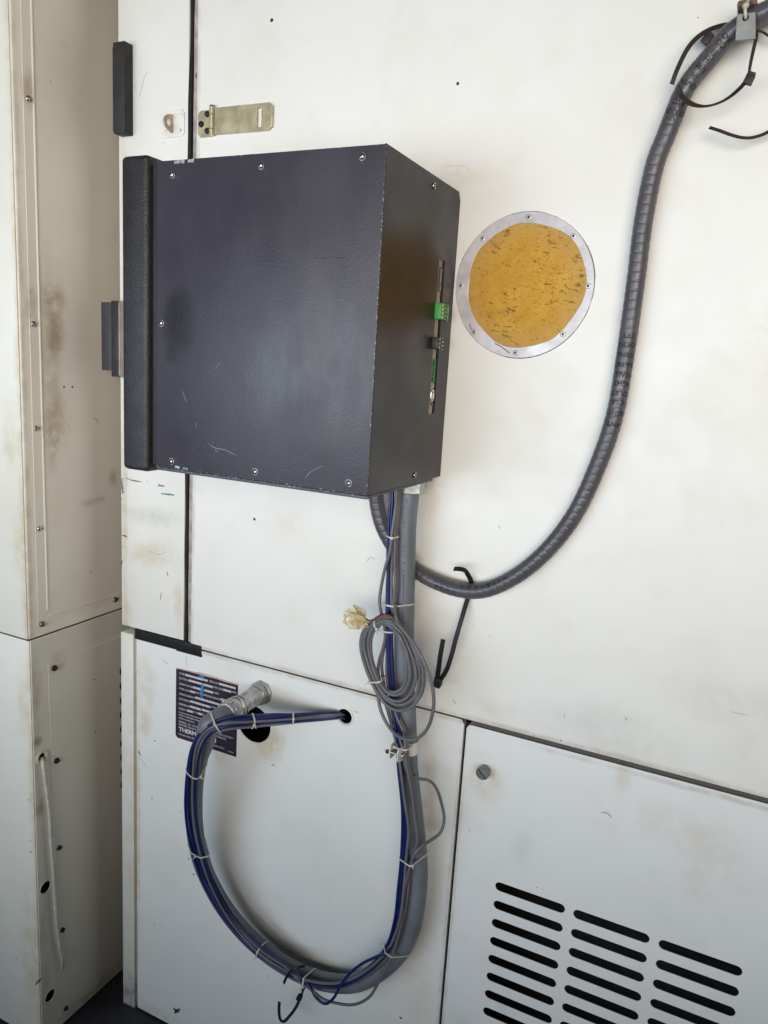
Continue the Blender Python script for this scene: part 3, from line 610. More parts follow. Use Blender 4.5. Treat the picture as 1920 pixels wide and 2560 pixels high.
# eye loop standing out of the plate
xe = -1.0075
eo = [(0.0 - .0, 1.8895), (0, 1.9205)] 
pro = [(-.0010, 1.8905)] + [(-.0125 - .0125*math.sin(PI*k/12)*1.0 + .0115*(1-math.sin(PI*k/12)), 1.9055 - .0150*math.cos(PI*k/12)) for k in range(13)] + [(-.0010, 1.9205)]
hole = [(-.0125 + .0062*math.cos(2*PI*k/20), 1.9055 + .0068*math.sin(2*PI*k/20)) for k in range(20)]
link('eye', plate_me(pro, [hole], .0032, .0007, 'yz', xe+.0016), M_staple2, sp)
for c_ in ((355, 338), (160, 548)): lathe('rivet', [(-.0003, .0048), (.0014, .0046), (.0022, .0030), (.0024, .0008)], at(*cL(*c_), -.0022), FY, M_staple, sp, 16)

# ================================================================== RATING PLATE
rp = thing('rating_plate', 'black printed rating plate on the lower panel partly behind the conduit', 'sign')
q = [at(*cN(x, y)) for x, y in ((160, 232), (1322, 545), (1285, 1900), (185, 1535), (148, 1480))]
link('plate', plate_me([(v.x, v.z) for v in reversed(q)], [], .0010, .0003, 'xz', -.0010), M_plbl, rp)
def on(x, y, d=-.0012): return at(*cN(x, y), d)
top = [(160, 224), (420, 285), (640, 325), (900, 400), (1100, 470), (1322, 535), (1322, 556), (1200, 520), (1050, 480), (940, 440), (800, 398), (640, 352), (560, 335), (420, 298), (300, 262), (160, 240)]
link('faded_edge', plate_me([(on(*p_).x, on(*p_).z) for p_ in reversed(top)], [], .0006, 0, 'xz', -.0014), M_peel, rp)
def print_line(s, x0, y0, x1, y1, h, bold=0.0, m_=None):
    a, b = on(x0, y0, -.0010), on(x1, y1, -.0010)
    me = text_me(s, (b-a).length, h, .00012, bold)
    me.transform(Matrix(((1,0,0,a.x),(0,0,-1,a.y-.0002),(0,1,0,a.z),(0,0,0,1))))
    link('print', me, m_ or M_prnt, rp)
def field(x0, y0, x1, y1, hh=46):
    a, b = on(x0, y0), on(x1, y1); z = (a.z+b.z)/2; e = hh/7.541*.00068/2*1.05
    box('field', a.x, b.x, -.0016, -.0006, z-e, z+e, M_field, rp)
hT = .0040
def baseline(x, y): return y + (x-215)*.265      # the plate's rows run with the panel
rows = [("MODEL", 215, 338, 318), ("ELECTRICAL", 215, 428, 388), ("LARGEST MOTOR", 213, 533, 462), ("OTHER LOADS", 212, 622, 412), ("WIRING SCHEMATIC", 212, 722, 500), ("DATE SHIPPED", 210, 815, 420), ("REFRIGERANT", 208, 912, 408), ("HUMIDITY", 207, 1000, 348)]
for s, x0, y0, x1 in rows: print_line(s, x0, y0, x1, baseline(x1, y0), hT, .008)
for s, x0, y0, x1 in (("SERIAL NO.", 780, 338, 945), ("MAX. LOAD", 868, 428, 1035), ("AMPS", 1208, 428, 1290), ("AMP RECOMMENDED SERVICE", 515, 622, 975), ("AMPS", 868, 533, 958), ("STAGES", 812, 815, 960), ("% TO", 480, 1000, 562), ("%", 650, 1000, 685)):
    print_line(s, x0, baseline(x0, y0), x1, baseline(x1, y0), hT, .008)
for x0, y0, x1 in ((325, 325, 660), (668, 325, 752), (960, 325, 1278), (393, 415, 850), (1042, 415, 1195), (466, 520, 622), (686, 520, 852), (420, 609, 512), (988, 609, 1150), (512, 709, 1050), (424, 802, 800), (410, 899, 622), (638, 899, 778), (358, 987, 470), (566, 987, 645)):
    field(x0, baseline(x0, y0), x1, baseline(x1, y0))
for s, x0, y0, x1, h in (("MANUFACTURED UNDER ONE OR MORE", 205, 1068, 672, .0030), ("DESIGN IS CONSIDERED PROPRIETARY", 205, 1118, 650, .0030), ("WRITTEN AUTHORIZATION", 205, 1175, 500, .0030), ("WARNING : LN2 - CO2 IN HIGH CONCENTRATIONS CAN CAUSE DEATH", 205, 1245, 1230, .0038), ("PROVIDE ADEQUATE VENTILATION SEE MANUAL", 205, 1300, 1100, .0038)):
    print_line(s, x0, y0, x1, baseline(x1, y0), h, .008)
print_line("THERMOTRON", 205, 1405, 905, baseline(905, 1405), .0088, .035)
print_line("KOLLEN PARK DRIVE HOLLAND, MICHIGAN 49423", 200, 1478, 1060, baseline(1060, 1478), .0034, .006)
print_line("PN 800295", 1130, baseline(1130, 1558), 1240, baseline(1240, 1558), .0022, .006)
bm_ = [(655, 505), (672, 560), (678, 640), (664, 720), (655, 785), (625, 780), (618, 700), (620, 600), (645, 520)]
link('marker_drip', plate_me([(on(*p_).x, on(*p_).z) for p_ in reversed(bm_)], [], .0006, 0, 'xz', -.0019), M_bmark, rp)
bm_ = [(570, 382), (620, 355), (690, 378), (675, 425), (640, 420), (600, 400)]
link('marker_drip', plate_me([(on(*p_).x, on(*p_).z) for p_ in reversed(bm_)], [], .0006, 0, 'xz', -.0017), M_bmark, rp)

# ================================================================== UPPER RIBBED CONDUIT
fx = thing('ribbed_conduit', 'dark grey ribbed flexible conduit sweeping from top right down under the black box', 'conduit')
FR = .0126
fpts = [(2060, -60, -.05), (1990, -8, -.046), (1920, 27, -.042), (1864, 58, -.036), (1826, 84, -.033), (1774, 145, -.03), (1729, 198, -.028), (1705, 238, -.026), (1685, 287, -.025), (1663, 344, -.024), (1640, 402, -.022), (1610, 544, -.021), (1590, 700, -.020), (1563, 891, -.019), (1536, 1042, -.019), (1497, 1157, -.019), (1437, 1285, -.019), (1366, 1377, -.019), (1285, 1443, -.020), (1207, 1476, -.020), (1147, 1474, -.019), (1086, 1453, -.018), (1041, 1427, -.017), (1003, 1394, -.018), (975, 1353, -.023), (953, 1306, -.027), (942, 1256, -.030), (939, 1215, -.032)]
FP, FL = spline([at(a, b, c) for a, b, c in fpts], .00125)
PIT = .0125
def frad(s):
    t = (s % PIT)/PIT
    t = (s % PIT)/PIT
    return FR + .00012*math.sin(PI*t) - (.00060 if t < .10 else 0)
bm = bmesh.new(); tube_bm(bm, FP, frad, 28)
link('jacket', mesh_of(bm, 'j', True, 60), M_flex, fx)
FT, FN = frames(FP)
def conduit_print(s, px, py, along, h, ang=0.0, P=None, T=None, rad=FR, parent=None, m_=None, flip=1):
    """letters printed on the conduit facing the camera. along=True: text runs with the conduit"""
    P = P or FP
    best = min(range(len(P)), key=lambda i: (lambda c: (c[0]-px)**2 + (c[1]-py)**2)(proj(P[i])))
    p = P[best]; t = (P[min(best+1, len(P)-1)] - P[max(best-1, 0)]).normalized()
    if t.z > 0 and not along: t = -t
    n = (CAM - p); n = (n - t*n.dot(t)).normalized(); b = n.cross(t) if not along else t
    # local frame: b across (reading direction), -t is up for stacked rows
    me = text_me(s, None, h, .00006, .01)
    xs = [v.co.x for v in me.vertices]; wd = max(xs)
    up = t if not along else n.cross(t)
    rd = up.cross(n)
    for v in me.vertices:
        x, y = v.co.x - wd/2, v.co.y - h/2
        if not along:
            a = x/rad + ang; base = p + up*y + (n*math.cos(a) + rd*math.sin(a))*(rad + .00062 + v.co.z)
        else:
            a = y/rad + ang; base = p + rd*x + (n*math.cos(a) + up*math.sin(a))*(rad + .00062 + v.co.z)
        v.co = base
    link('print', me, m_ or M_ink, parent or fx)
def proj(p):
    c = RT @ (p - CAM); return (960 + FOC*c.x/c.z, 1280 + FOC*c.y/c.z)
for s, y in (("LTT", 840), ("OCE-I", 862), ("OEN-I", 888), ("RATIO", 912), ("ITALL", 936), ("IGHT", 958), ("DUIT", 982), ("CSA", 1004), ("IGHT", 1030), ("ANT-", 1060)):
    conduit_print(s, 1575 - (y-840)*.19, y, False, .0068)
for s, x, y in (("RO", 1812, 95), ("CO", 1800, 112), ("EI", 1782, 135), ("JH", 1765, 152), ("UM", 1750, 175), ("IR", 1735, 195), ("QUIN", 1722, 215), ("IL-C", 1696, 262), ("STANT", 1687, 285), ("V", 1680, 300)):
    conduit_print(s, x, y, False, .0064)
for ch_, x in zip("BRSUTGHTMRVE", (1097, 1111, 1128, 1144, 1163, 1180, 1197, 1214, 1229, 1247, 1262, 1280)):
    conduit_print(ch_, x, 1466, False, .0062, .45)
for y in range(320, 1160, 26):
    pass
# ties and strap at the top right
ks = thing('conduit_strap', 'flat grey strap holding the ribbed conduit at the top right corner', 'strap')
pts = [(1238, 200), (1480, 175), (1482, 380), (1478, 525), (1215, 548), (1228, 330)]
ya = -.058
link('plate', plate_me([(at(*cP(*p_), ya).x, at(*cP(*p_), ya).z) for p_ in reversed(pts)], [circ(at(*cP(1350, 245), ya).x, at(*cP(1350, 245), ya).z, .0042, 18)], .0022, .0006, 'xz', ya), M_clampG, ks)
e0, e1 = at(*cP(1218, 545), ya), at(*cP(1478, 525), ya)
box('foot', e0.x, e1.x-.001, ya+.0015, ya+.012, e0.z+.0012, e0.z+.0032, M_clampG, ks, .0006)
box('stand_off_block', at(*cP(1240, 110), -.03).x, at(*cP(1510, 110), -.03).x, -.048, -.0, at(*cP(1360, 165), -.03).z, at(*cP(1360, 70), -.03).z, mat('aged foam pad', (.16, .105, .07), .8, var=.5, vscale=160, bump=(220, .8, .002)), ks, .003)
tw = thing('twine_tie', 'pale cord tied through the hole of the grey strap', 'tie')
tube('cord', [at(*cP(x, y), d) for x, y, d in ((1385, 15, -.052), (1350, 70, -.058), (1345, 150, -.0615), (1350, 215, -.061), (1352, 245, -.056))], .0020, mat('yellowed nylon cord', (.55, .49, .36), .5, var=.15), tw, 8)
lathe('knot', [(-.004, .001), (-.002, .0034), (.002, .0034), (.004, .001)], at(*cP(1352, 80), -.058), (1, 0, .3), bpy.data.materials['yellowed nylon cord'], tw, 10)

def strap_tie(label, runs, head=None, m_=None, group=None):
    """black cable tie: list of (points, width, facing) and a head (pos, axis, size)"""
    t = thing('cable_tie', label, 'cable tie', group)
    for pts, wd, face in runs: ribbon('band', pts, wd, .0013, face, m_ or M_tieB, t)
    if head:
        p, ax, s = head; ax = Vector(ax).normalized(); n = Vector((0, -1, 0)); n = (n-ax*n.dot(ax)).normalized(); b = ax.cross(n)
        bm = bmesh.new(); box_bm(bm, -s*.5, s*.5, -s*.38, s*.38, -s*.55, s*.55, s*.08); box_bm(bm, -s*.42, s*.42, -s*.30, s*.30, s*.5, s*.8, s*.06)
        me = mesh_of(bm, 'h', True, 35); me.transform(Matrix(((b.x, n.x, ax.x, p.x), (b.y, n.y, ax.y, p.y), (b.z, n.z, ax.z, p.z), (0, 0, 0, 1))))
        link('head', me, m_ or M_tieB, t)
    return t
F45 = (.2, -1, .25)
strap_tie('black cable tie with long tail under the ribbed conduit, right of the cable coil',
          [([at(*cF(x, y), d) for x, y, d in ((1112, 902, -.030), (1155, 903, -.033), (1195, 912, -.030), (1232, 960, -.016), (1256, 1020, -.0055), (1250, 1085, -.0035), (1225, 1150, -.006), (1180, 1300, -.018), (1130, 1470, -.026), (1085, 1640, -.030), (1050, 1740, -.030), (1015, 1800, -.028), (985, 1830, -.026))], .0075, [(.0, -.75, .65), (.1, -1, .1)]),
           ([at(*cF(x, y), d) for x, y, d in ((980, 1835, -.030), (976, 1790, -.036), (985, 1720, -.041), (1000, 1610, -.044), (1022, 1488, -.045))], .0078, (.25, -1, .05))],
          (at(*cF(980, 1838), -.029), (-.12, 0, -1), .0130))
strap_tie('black cable tie arching left of the ribbed conduit at the top right',
          [([at(*cP(x, y), d) for x, y, d in ((330, 1165, -.040), (380, 1020, -.039), (440, 880, -.036), (550, 670, -.030), (680, 520, -.024), (850, 410, -.018), (1060, 345, -.012), (1200, 340, -.008))], .0058, (.35, -1, .4))],
          (at(*cP(815, 545), -.018), (.6, 0, .8), .0105), M_tieBr)
strap_tie('looped black cable tie hanging in front of the ribbed conduit, square head at its right',
          [([at(*cP(x, y), d) for x, y, d in ((405, 1190, -.043), (450, 1300, -.050), (530, 1395, -.054), (640, 1450, -.056), (780, 1470, -.056), (960, 1430, -.054), (1130, 1340, -.050), (1270, 1220, -.046), (1370, 1110, -.043))], .0060, [(-.9, -.3, .3), (.1, -.65, .9)]),
           ([at(*cP(x, y), d) for x, y, d in ((1390, 1080, -.043), (1405, 950, -.041), (1450, 720, -.037), (1500, 500, -.033), (1500, 430, -.030), (1560, 430, -.024), (1659, 490, -.020), (1760, 560, -.02))], .0042, [(.9, -.5, .1), (.1, -.6, .7)])],
          (at(*cP(1398, 1100), -.044), (.35, 0, .95), .0105), M_tieBr)
strap_tie('loose black cable tie end curving below the strap at the right picture edge',
          [([at(*cP(x, y), d) for x, y, d in ((850, 1762, -.030), (1000, 1810, -.032), (1150, 1865, -.033), (1290, 1900, -.033), (1420, 1905, -.032), (1560, 1870, -.030), (1660, 1825, -.028), (1800, 1740, -.026))], .0052, (.05, -.75, .75))], None, M_tieBr)

# ================================================================== LOWER CONDUIT, FITTING, CABLES
pc = thing('smooth_conduit', 'thick smooth grey conduit hanging in a loop below the black box', 'conduit')
PR = .0168
fit0 = at(*cG(845, 432)); fit0.y = 0
cp = [(1027, 1200, -.050), (1022, 1240, -.050), (1016, 1300, -.050), (1012, 1451, -.050), (1010, 1572, -.050), (1011, 1690, -.050), (1016, 1800, -.050), (1021, 1921, -.050), (1034, 2042, -.049), (1044, 2144, -.048), (1044, 2222, -.046), (1030, 2314, -.044), (1000, 2378, -.042), (946, 2430, -.040), (882, 2458, -.038), (800, 2451, -.036), (718, 2416, -.036), (641, 2360, -.038), (566, 2276, -.042), (511, 2175, -.052), (490, 2095, -.066), (485, 1989, -.087), (496, 1901, -.109), (514, 1852, -.124)]
cpts = [at(a, b, c) for a, b, c in cp] + [Vector((fit0.x-.020, -.137, fit0.z-.016)), Vector((fit0.x-.006, -.127, fit0.z-.003)), Vector((fit0.x, -.108, fit0.z)), Vector((fit0.x, -.09, fit0.z))]
tube('jacket', cpts, PR, M_pipe, pc, 32, .005)
PP, _ = spline(cpts, .004)
# printed line and text along the front of the upright run
def on_pipe(py, ang):
    i = min(range(120), key=lambda k: abs(proj(PP[k])[1]-py)); p = PP[i]; t = (PP[i+1]-PP[max(i-1, 0)]).normalized()
    n = CAM-p; n = (n-t*n.dot(t)).normalized(); s = Vector((0, 0, 1)).cross(n).normalized()
    return p + (n*math.cos(ang) + s*math.sin(ang))*(PR+.0002), n, i
ribbon('print_line', [on_pipe(y, -.12)[0] for y in range(1432, 1500, 8)], .0010, .0003, (.2, -1, .2), M_inkblue, pc)
ribbon('print_line', [on_pipe(y, -.10)[0] for y in range(1505, 1575, 8)], .0009, .0003, (.2, -1, .2), M_inkblue, pc)
for k, s in enumerate("NOC-LIQUIDTIGHT-B-XM"):
    y = 1240 + k*10; p, n, i = on_pipe(y, -.16); me = text_me(s, None, .0044, .00005, .0); up = Vector((0, 0, -1)); rd = (1, 0, 0)
    t = Vector((0, 0, -1)); b = t.cross(n)*-1
    for v in me.vertices: v.co = p + t*(v.co.x) + n.cross(t)*-1*(v.co.y - .002)*-1 + n*(.0002+v.co.z)
    link('print', me, M_inkblue, pc)
# top gland nut
nut = Vector(at(1030, 1218, -.050)); nut.z = Z0-.002
lathe('gland_nut', [(0, .0215), (.001, .0235), (.0205, .0235), (.0225, .0215), (.0226, .0150)], nut, (0, 0, -1), M_galv, pc, 6, .35, smooth=False)
lathe('gland_collar', [(-.004, .021), (.0005, .021)], nut, (0, 0, -1), M_galv, pc, 24)
# wall fitting
lathe('lock_ring', [(-.001, .0245), (.0055, .0245), (.0065, .0230), (.0066, .016)], fit0, FY, M_galv, pc, 8, .2, smooth=False)
lathe('fitting_neck', [(.004, .0185), (.012, .0200), (.0200, .0200), (.022, .0180), (.066, .0178), (.068, .0200), (.072, .0205), (.0735, .0188), (.0760, .0188), (.0775, .0212), (.0835, .0216), (.085, .0198), (.0870, .0198), (.0885, .0222), (.0940, .0222), (.100, .0215), (.1085, .0205), (.1120, .0192), (.1125, .016)], fit0, FY, M_zinc, pc, 36)
for k in range(8):
    a = 2*PI*k/8+.2
    box('hub_lug', -.0034, .0034, -.0112, -.0, .0, .0022, M_zinc, pc, .0006).matrix_world = Matrix.Translation(fit0 + Vector((0, -.0965, 0))) @ Matrix.Rotation(a, 4, 'Y') @ Matrix.Translation((0, 0, .0208))
box('neck_seam', fit0.x-.0006, fit0.x+.0006, fit0.y-.066, fit0.y-.022, fit0.z+.0172, fit0.z+.0184, M_zinc, pc)

CR = .0026
CABLES = []
def cable(name, label, group, pts, m_, r=CR, cat='cable'):
    CABLES.append((spline(pts, .004)[0], r))
    o = tube(name, pts, r, m_, None, 10, .006); return tag(o, label, cat, group)
def A3(c, L): return [at(*c(x, y), d) for x, y, d in L]
# common run of the strapped cables: photo x, y, depth, plus direction of sideways offset
run = [(1016, 2144, -.074), (1009, 2222, -.072), (998, 2306, -.070), (973, 2373, -.068), (912, 2434, -.066), (842, 2462, -.063), (770, 2453, -.062), (715, 2425, -.062), (648, 2378, -.063), (580, 2303, -.067), (524, 2205, -.077), (494, 2110, -.091), (481, 2027, -.109), (484, 1926, -.133), (493, 1871, -.147), (511, 1838, -.151), (536, 1818, -.148), (569, 1808, -.135), (629, 1803, -.106), (690, 1799, -.080), (731, 1797, -.060), (800, 1791, -.028), (852, 1788, -.006), (864, 1789, .03)]
def offset_run(off0, off1, dep, start=0, seed=0, amp=2.7):
    rr = random.Random(seed); ph = rr.uniform(0, 6); out = []
    for i in range(start, len(run)):
        x, y, d = run[i]; x0, y0, _ = run[max(i-1, 0)]; x1, y1, _ = run[min(i+1, len(run)-1)]
        tx, ty = x1-x0, y1-y0; l = math.hypot(tx, ty) or 1; nx, ny = ty/l, -tx/l
        k = 1.0 if i < 15 else max(.55, 1.0 - (i-14)*.05)
        f_ = min(1, max(0, (i-3)/7)); f_ = f_*f_*(3-2*f_); off = off0 + (off1-off0)*f_
        o = off*k + amp*math.sin(i*.9+ph)*k
        sgn = -1
        dd = dep*(1 if i < 19 else .6)
        if i >= len(run)-2: o *= .8
        out.append(at(x + nx*o*sgn, y + ny*o*sgn, d + dd))
    return out
BG = 'blue cables strapped along the conduit'; BL = 'blue cable strapped along the smooth conduit from black box to lower panel hole'
GG = 'grey cables strapped along the conduit'; GL = 'grey cable strapped along the smooth conduit from black box to lower panel hole'
up1 = A3(cO, [(862, 300, -.078), (868, 500, -.079), (845, 800, -.079), (840, 1080, -.078)]) + A3(cF, [(562, 800, -.077), (567, 1000, -.077), (566, 1200, -.077), (568, 1450, -.078), (570, 1650, -.079), (585, 1830, -.079)]) + A3(cH, [(600, 400, -.079), (632, 600, -.081), (640, 740, -.080), (650, 900, -.079), (683, 1250, -.080)])
up2 = A3(cO, [(905, 300, -.076), (905, 500, -.077), (885, 800, -.077), (868, 1080, -.076)]) + A3(cF, [(580, 800, -.074), (578, 1000, -.074), (582, 1200, -.074), (590, 1450, -.075), (597, 1650, -.075), (605, 1830, -.076)]) + A3(cH, [(640, 430, -.076), (670, 600, -.078), (678, 740, -.077), (690, 900, -.076), (700, 1250, -.080)])
up3 = A3(cO, [(885, 300, -.072), (890, 500, -.073), (866, 800, -.072), (852, 1080, -.071)]) + A3(cF, [(571, 800, -.070), (560, 1000, -.070), (556, 1200, -.071), (556, 1450, -.073), (560, 1650, -.074), (575, 1830, -.074)]) + A3(cH, [(620, 420, -.073), (655, 600, -.075), (660, 740, -.074), (668, 900, -.074), (690, 1250, -.076)])
cable('blue_cable', BL, BG, up1 + offset_run(11, -15, .001, 0, 1), M_blue)
cable('blue_cable', BL, BG, up2 + offset_run(-2, -8, -.003, 0, 2), M_blue)
up4 = [p + Vector((.0026, .0036, 0)) for p in up1]
cable('blue_cable', BL, BG, up4 + offset_run(8, -11, .004, 0, 11), M_blue)
up5 = [p + Vector((-.0018, .0052, 0)) for p in up2]
cable('blue_cable', BL, BG, up5 + offset_run(3, 11, .0035, 0, 21), M_blue)
# blue cable that sags below the loop
sag = A3(cJ, [(1300, 1250, -.074), (1230, 1285, -.076), (1150, 1325, -.077), (1075, 1385, -.077), (1020, 1460, -.076), (980, 1530, -.073), (930, 1563, -.071), (880, 1530, -.070), (840, 1460, -.069), (790, 1410, -.067)])
cable('blue_cable', 'blue cable that crosses the bundle and sags below the bottom of the loop', None, up3 + offset_run(5, 5, .001, 0, 3)[:3] + sag + offset_run(8, 8, -.003, 7, 3), M_blue)
g1 = A3(cO, [(985, 290, -.080), (960, 600, -.082), (920, 900, -.085), (893, 1080, -.086)]) + A3(cF, [(580, 760, -.086), (545, 880, -.084), (510, 1040, -.082), (494, 1170, -.082), (508, 1270, -.082), (535, 1370, -.080), (542, 1470, -.077), (520, 1570, -.076), (490, 1670, -.077), (482, 1760, -.078), (505, 1880, -.078)]) + A3(cH, [(575, 470, -.079), (610, 600, -.081), (645, 740, -.081), (668, 900, -.084), (700, 1150, -.086), (735, 1400, -.088)])
g2 = A3(cO, [(1008, 290, -.077), (990, 600, -.079), (955, 900, -.080), (945, 1080, -.080), (950, 1300, -.080)]) + A3(cF, [(620, 880, -.078), (625, 1000, -.078), (612, 1150, -.078), (600, 1300, -.077), (575, 1480, -.074), (555, 1650, -.074), (560, 1850, -.076)]) + A3(cH, [(640, 480, -.078), (690, 590, -.080), (708, 700, -.082), (712, 830, -.083), (758, 1080, -.085), (792, 1350, -.088), (808, 1500, -.089)])
g3 = A3(cO, [(1035, 290, -.072), (1018, 600, -.075), (985, 900, -.076), (920, 1150, -.075)]) + A3(cF, [(600, 800, -.074), (592, 1000, -.074), (590, 1200, -.074), (560, 1420, -.073), (530, 1560, -.074), (512, 1700, -.075), (530, 1850, -.076)]) + A3(cH, [(600, 480, -.077), (650, 610, -.078), (690, 760, -.078), (712, 900, -.078)])
side = A3(cH, [(745, 955, -.074), (830, 985, -.066), (910, 1002, -.058), (965, 1065, -.050), (1010, 1200, -.044), (1030, 1320, -.044), (1000, 1430, -.052), (935, 1485, -.064), (840, 1545, -.080), (790, 1600, -.087)])
cable('grey_cable', GL, GG, g1 + offset_run(2, -1, -.005, 0, 5), M_grey)
cable('grey_cable', GL, GG, g2 + offset_run(-10, 15, .003, 0, 6), M_grey)
g4 = [p + Vector((.0012, .0050, 0)) for p in g2]
cable('grey_cable', GL, GG, g4 + offset_run(-7, 4, .0045, 0, 31), M_grey)
sag2 = A3(cJ, [(1345, 1230, -.073), (1300, 1330, -.073), (1245, 1440, -.072), (1190, 1525, -.070), (1100, 1568, -.068), (1000, 1560, -.068), (910, 1530, -.068), (850, 1480, -.069), (790, 1440, -.070)])
cable('grey_cable', 'grey cable with a bulge right of the conduit and a sag under the loop', None, g3 + side + offset_run(-5, -5, -.002, 0, 8)[1:3] + sag2 + offset_run(4, 2, -.001, 7, 8), M_grey)

# coil of spare grey cable
def ell(pts): return pts
co = [(330, 1550), (348, 1440), (400, 1360), (480, 1310), (570, 1300), (670, 1370), (760, 1500), (835, 1650), (868, 1790), (850, 1940), (770, 2050), (660, 2088), (560, 2050), (470, 1930), (390, 1760)]
ci = [(432, 1530), (455, 1440), (495, 1395), (545, 1375), (600, 1400), (655, 1470), (695, 1570), (718, 1680), (718, 1790), (685, 1880), (625, 1925), (560, 1905), (505, 1840), (462, 1740), (437, 1640)]
coil = A3(cF, [(628, 1200, -.088), (620, 1260, -.095), (640, 1330, -.099)]); n = len(co); TURN = 6; rr = random.Random(4)
for t_ in range(TURN):
    f = [0.95, .15, .75, .0, .5, .92][t_]; nxt = [.15, .75, .0, .5, .92, 1.0][t_]; dep = -.0905 - [.000, .0135, .0025, .0105, .0085, .0050][t_]
    for k in range(n):
        j = (k+5) % n if True else k
        ff = f + (nxt-f)*(k/n)**3 + rr.uniform(-.03, .03)
        x = ci[j][0] + (co[j][0]-ci[j][0])*ff; y = ci[j][1] + (co[j][1]-ci[j][1])*ff
        coil.append(at(*cF(x, y), dep + rr.uniform(-.0008, .0008)))
droop = A3(cF, [(745, 1480, -.103), (830, 1610, -.106), (890, 1740, -.108), (930, 1870, -.108), (944, 1990, -.108)]) + A3(cH, [(938, 420, -.107), (905, 540, -.106), (850, 620, -.105), (780, 660, -.104), (700, 655, -.102), (620, 610, -.098), (550, 520, -.094), (505, 420, -.090), (485, 330, -.087), (470, 250, -.086)]) + A3(cF, [(420, 1800, -.088), (370, 1650, -.092), (350, 1520, -.096), (375, 1430, -.098), (410, 1385, -.099)])
cable('coiled_grey_cable', 'coil of spare grey cable tied in front of the upright conduit', None, coil + droop, M_grey, .00285, 'cable coil')
# bare conductors at the coil's end and the tape wad
for i, (m_, dy) in enumerate(((M_tieB, 0), (M_red, 10), (M_grey, 20))):
    tag(tube('thin_wire', A3(cF, [(600, 1290+dy, -.106), (540, 1275+dy, -.111), (490, 1290+dy, -.112), (450, 1320+dy*.6, -.110), (415, 1330+dy*.4, -.106), (385, 1325, -.104)]), .00085, m_, None, 8, .004), ['thin black wire over the top of the grey coil', 'thin red wire over the top of the grey coil', 'thin grey wire over the top of the grey coil'][i], 'wire')
from mathutils import noise as mn
tc = at(*cF(300, 1310), -.104)
tp = thing('crumpled_tape', 'crumpled wad of yellowed clear tape at the end of the coil', 'tape')
def crumple(seed, scale, sub, jit):
    r2 = random.Random(seed); bm = bmesh.new(); bmesh.ops.create_icosphere(bm, subdivisions=sub, radius=1.0); off = Vector((seed*1.7, seed*.9, seed*2.3))
    for v in bm.verts:
        d = v.co.normalized(); r = 1 + .42*mn.noise(d*1.6 + off) + .30*mn.noise(d*3.4 + off) + r2.uniform(-jit, jit)
        x, y, z = d.x*.0205*r*scale, d.y*.014*r*scale, d.z*.0175*r*scale
        if d.x > .3: z *= 1-.8*(d.x-.3); y *= 1-.8*(d.x-.3); z -= (d.x-.3)*.006; x *= 1.28
        v.co = tc + Vector((x, y, z))
    return mesh_of(bm, 'w', False)
link('outer_film', crumple(3, 1.0, 3, .16), M_film, tp)
link('inner_film', crumple(8, .72, 2, .25), M_film2, tp)
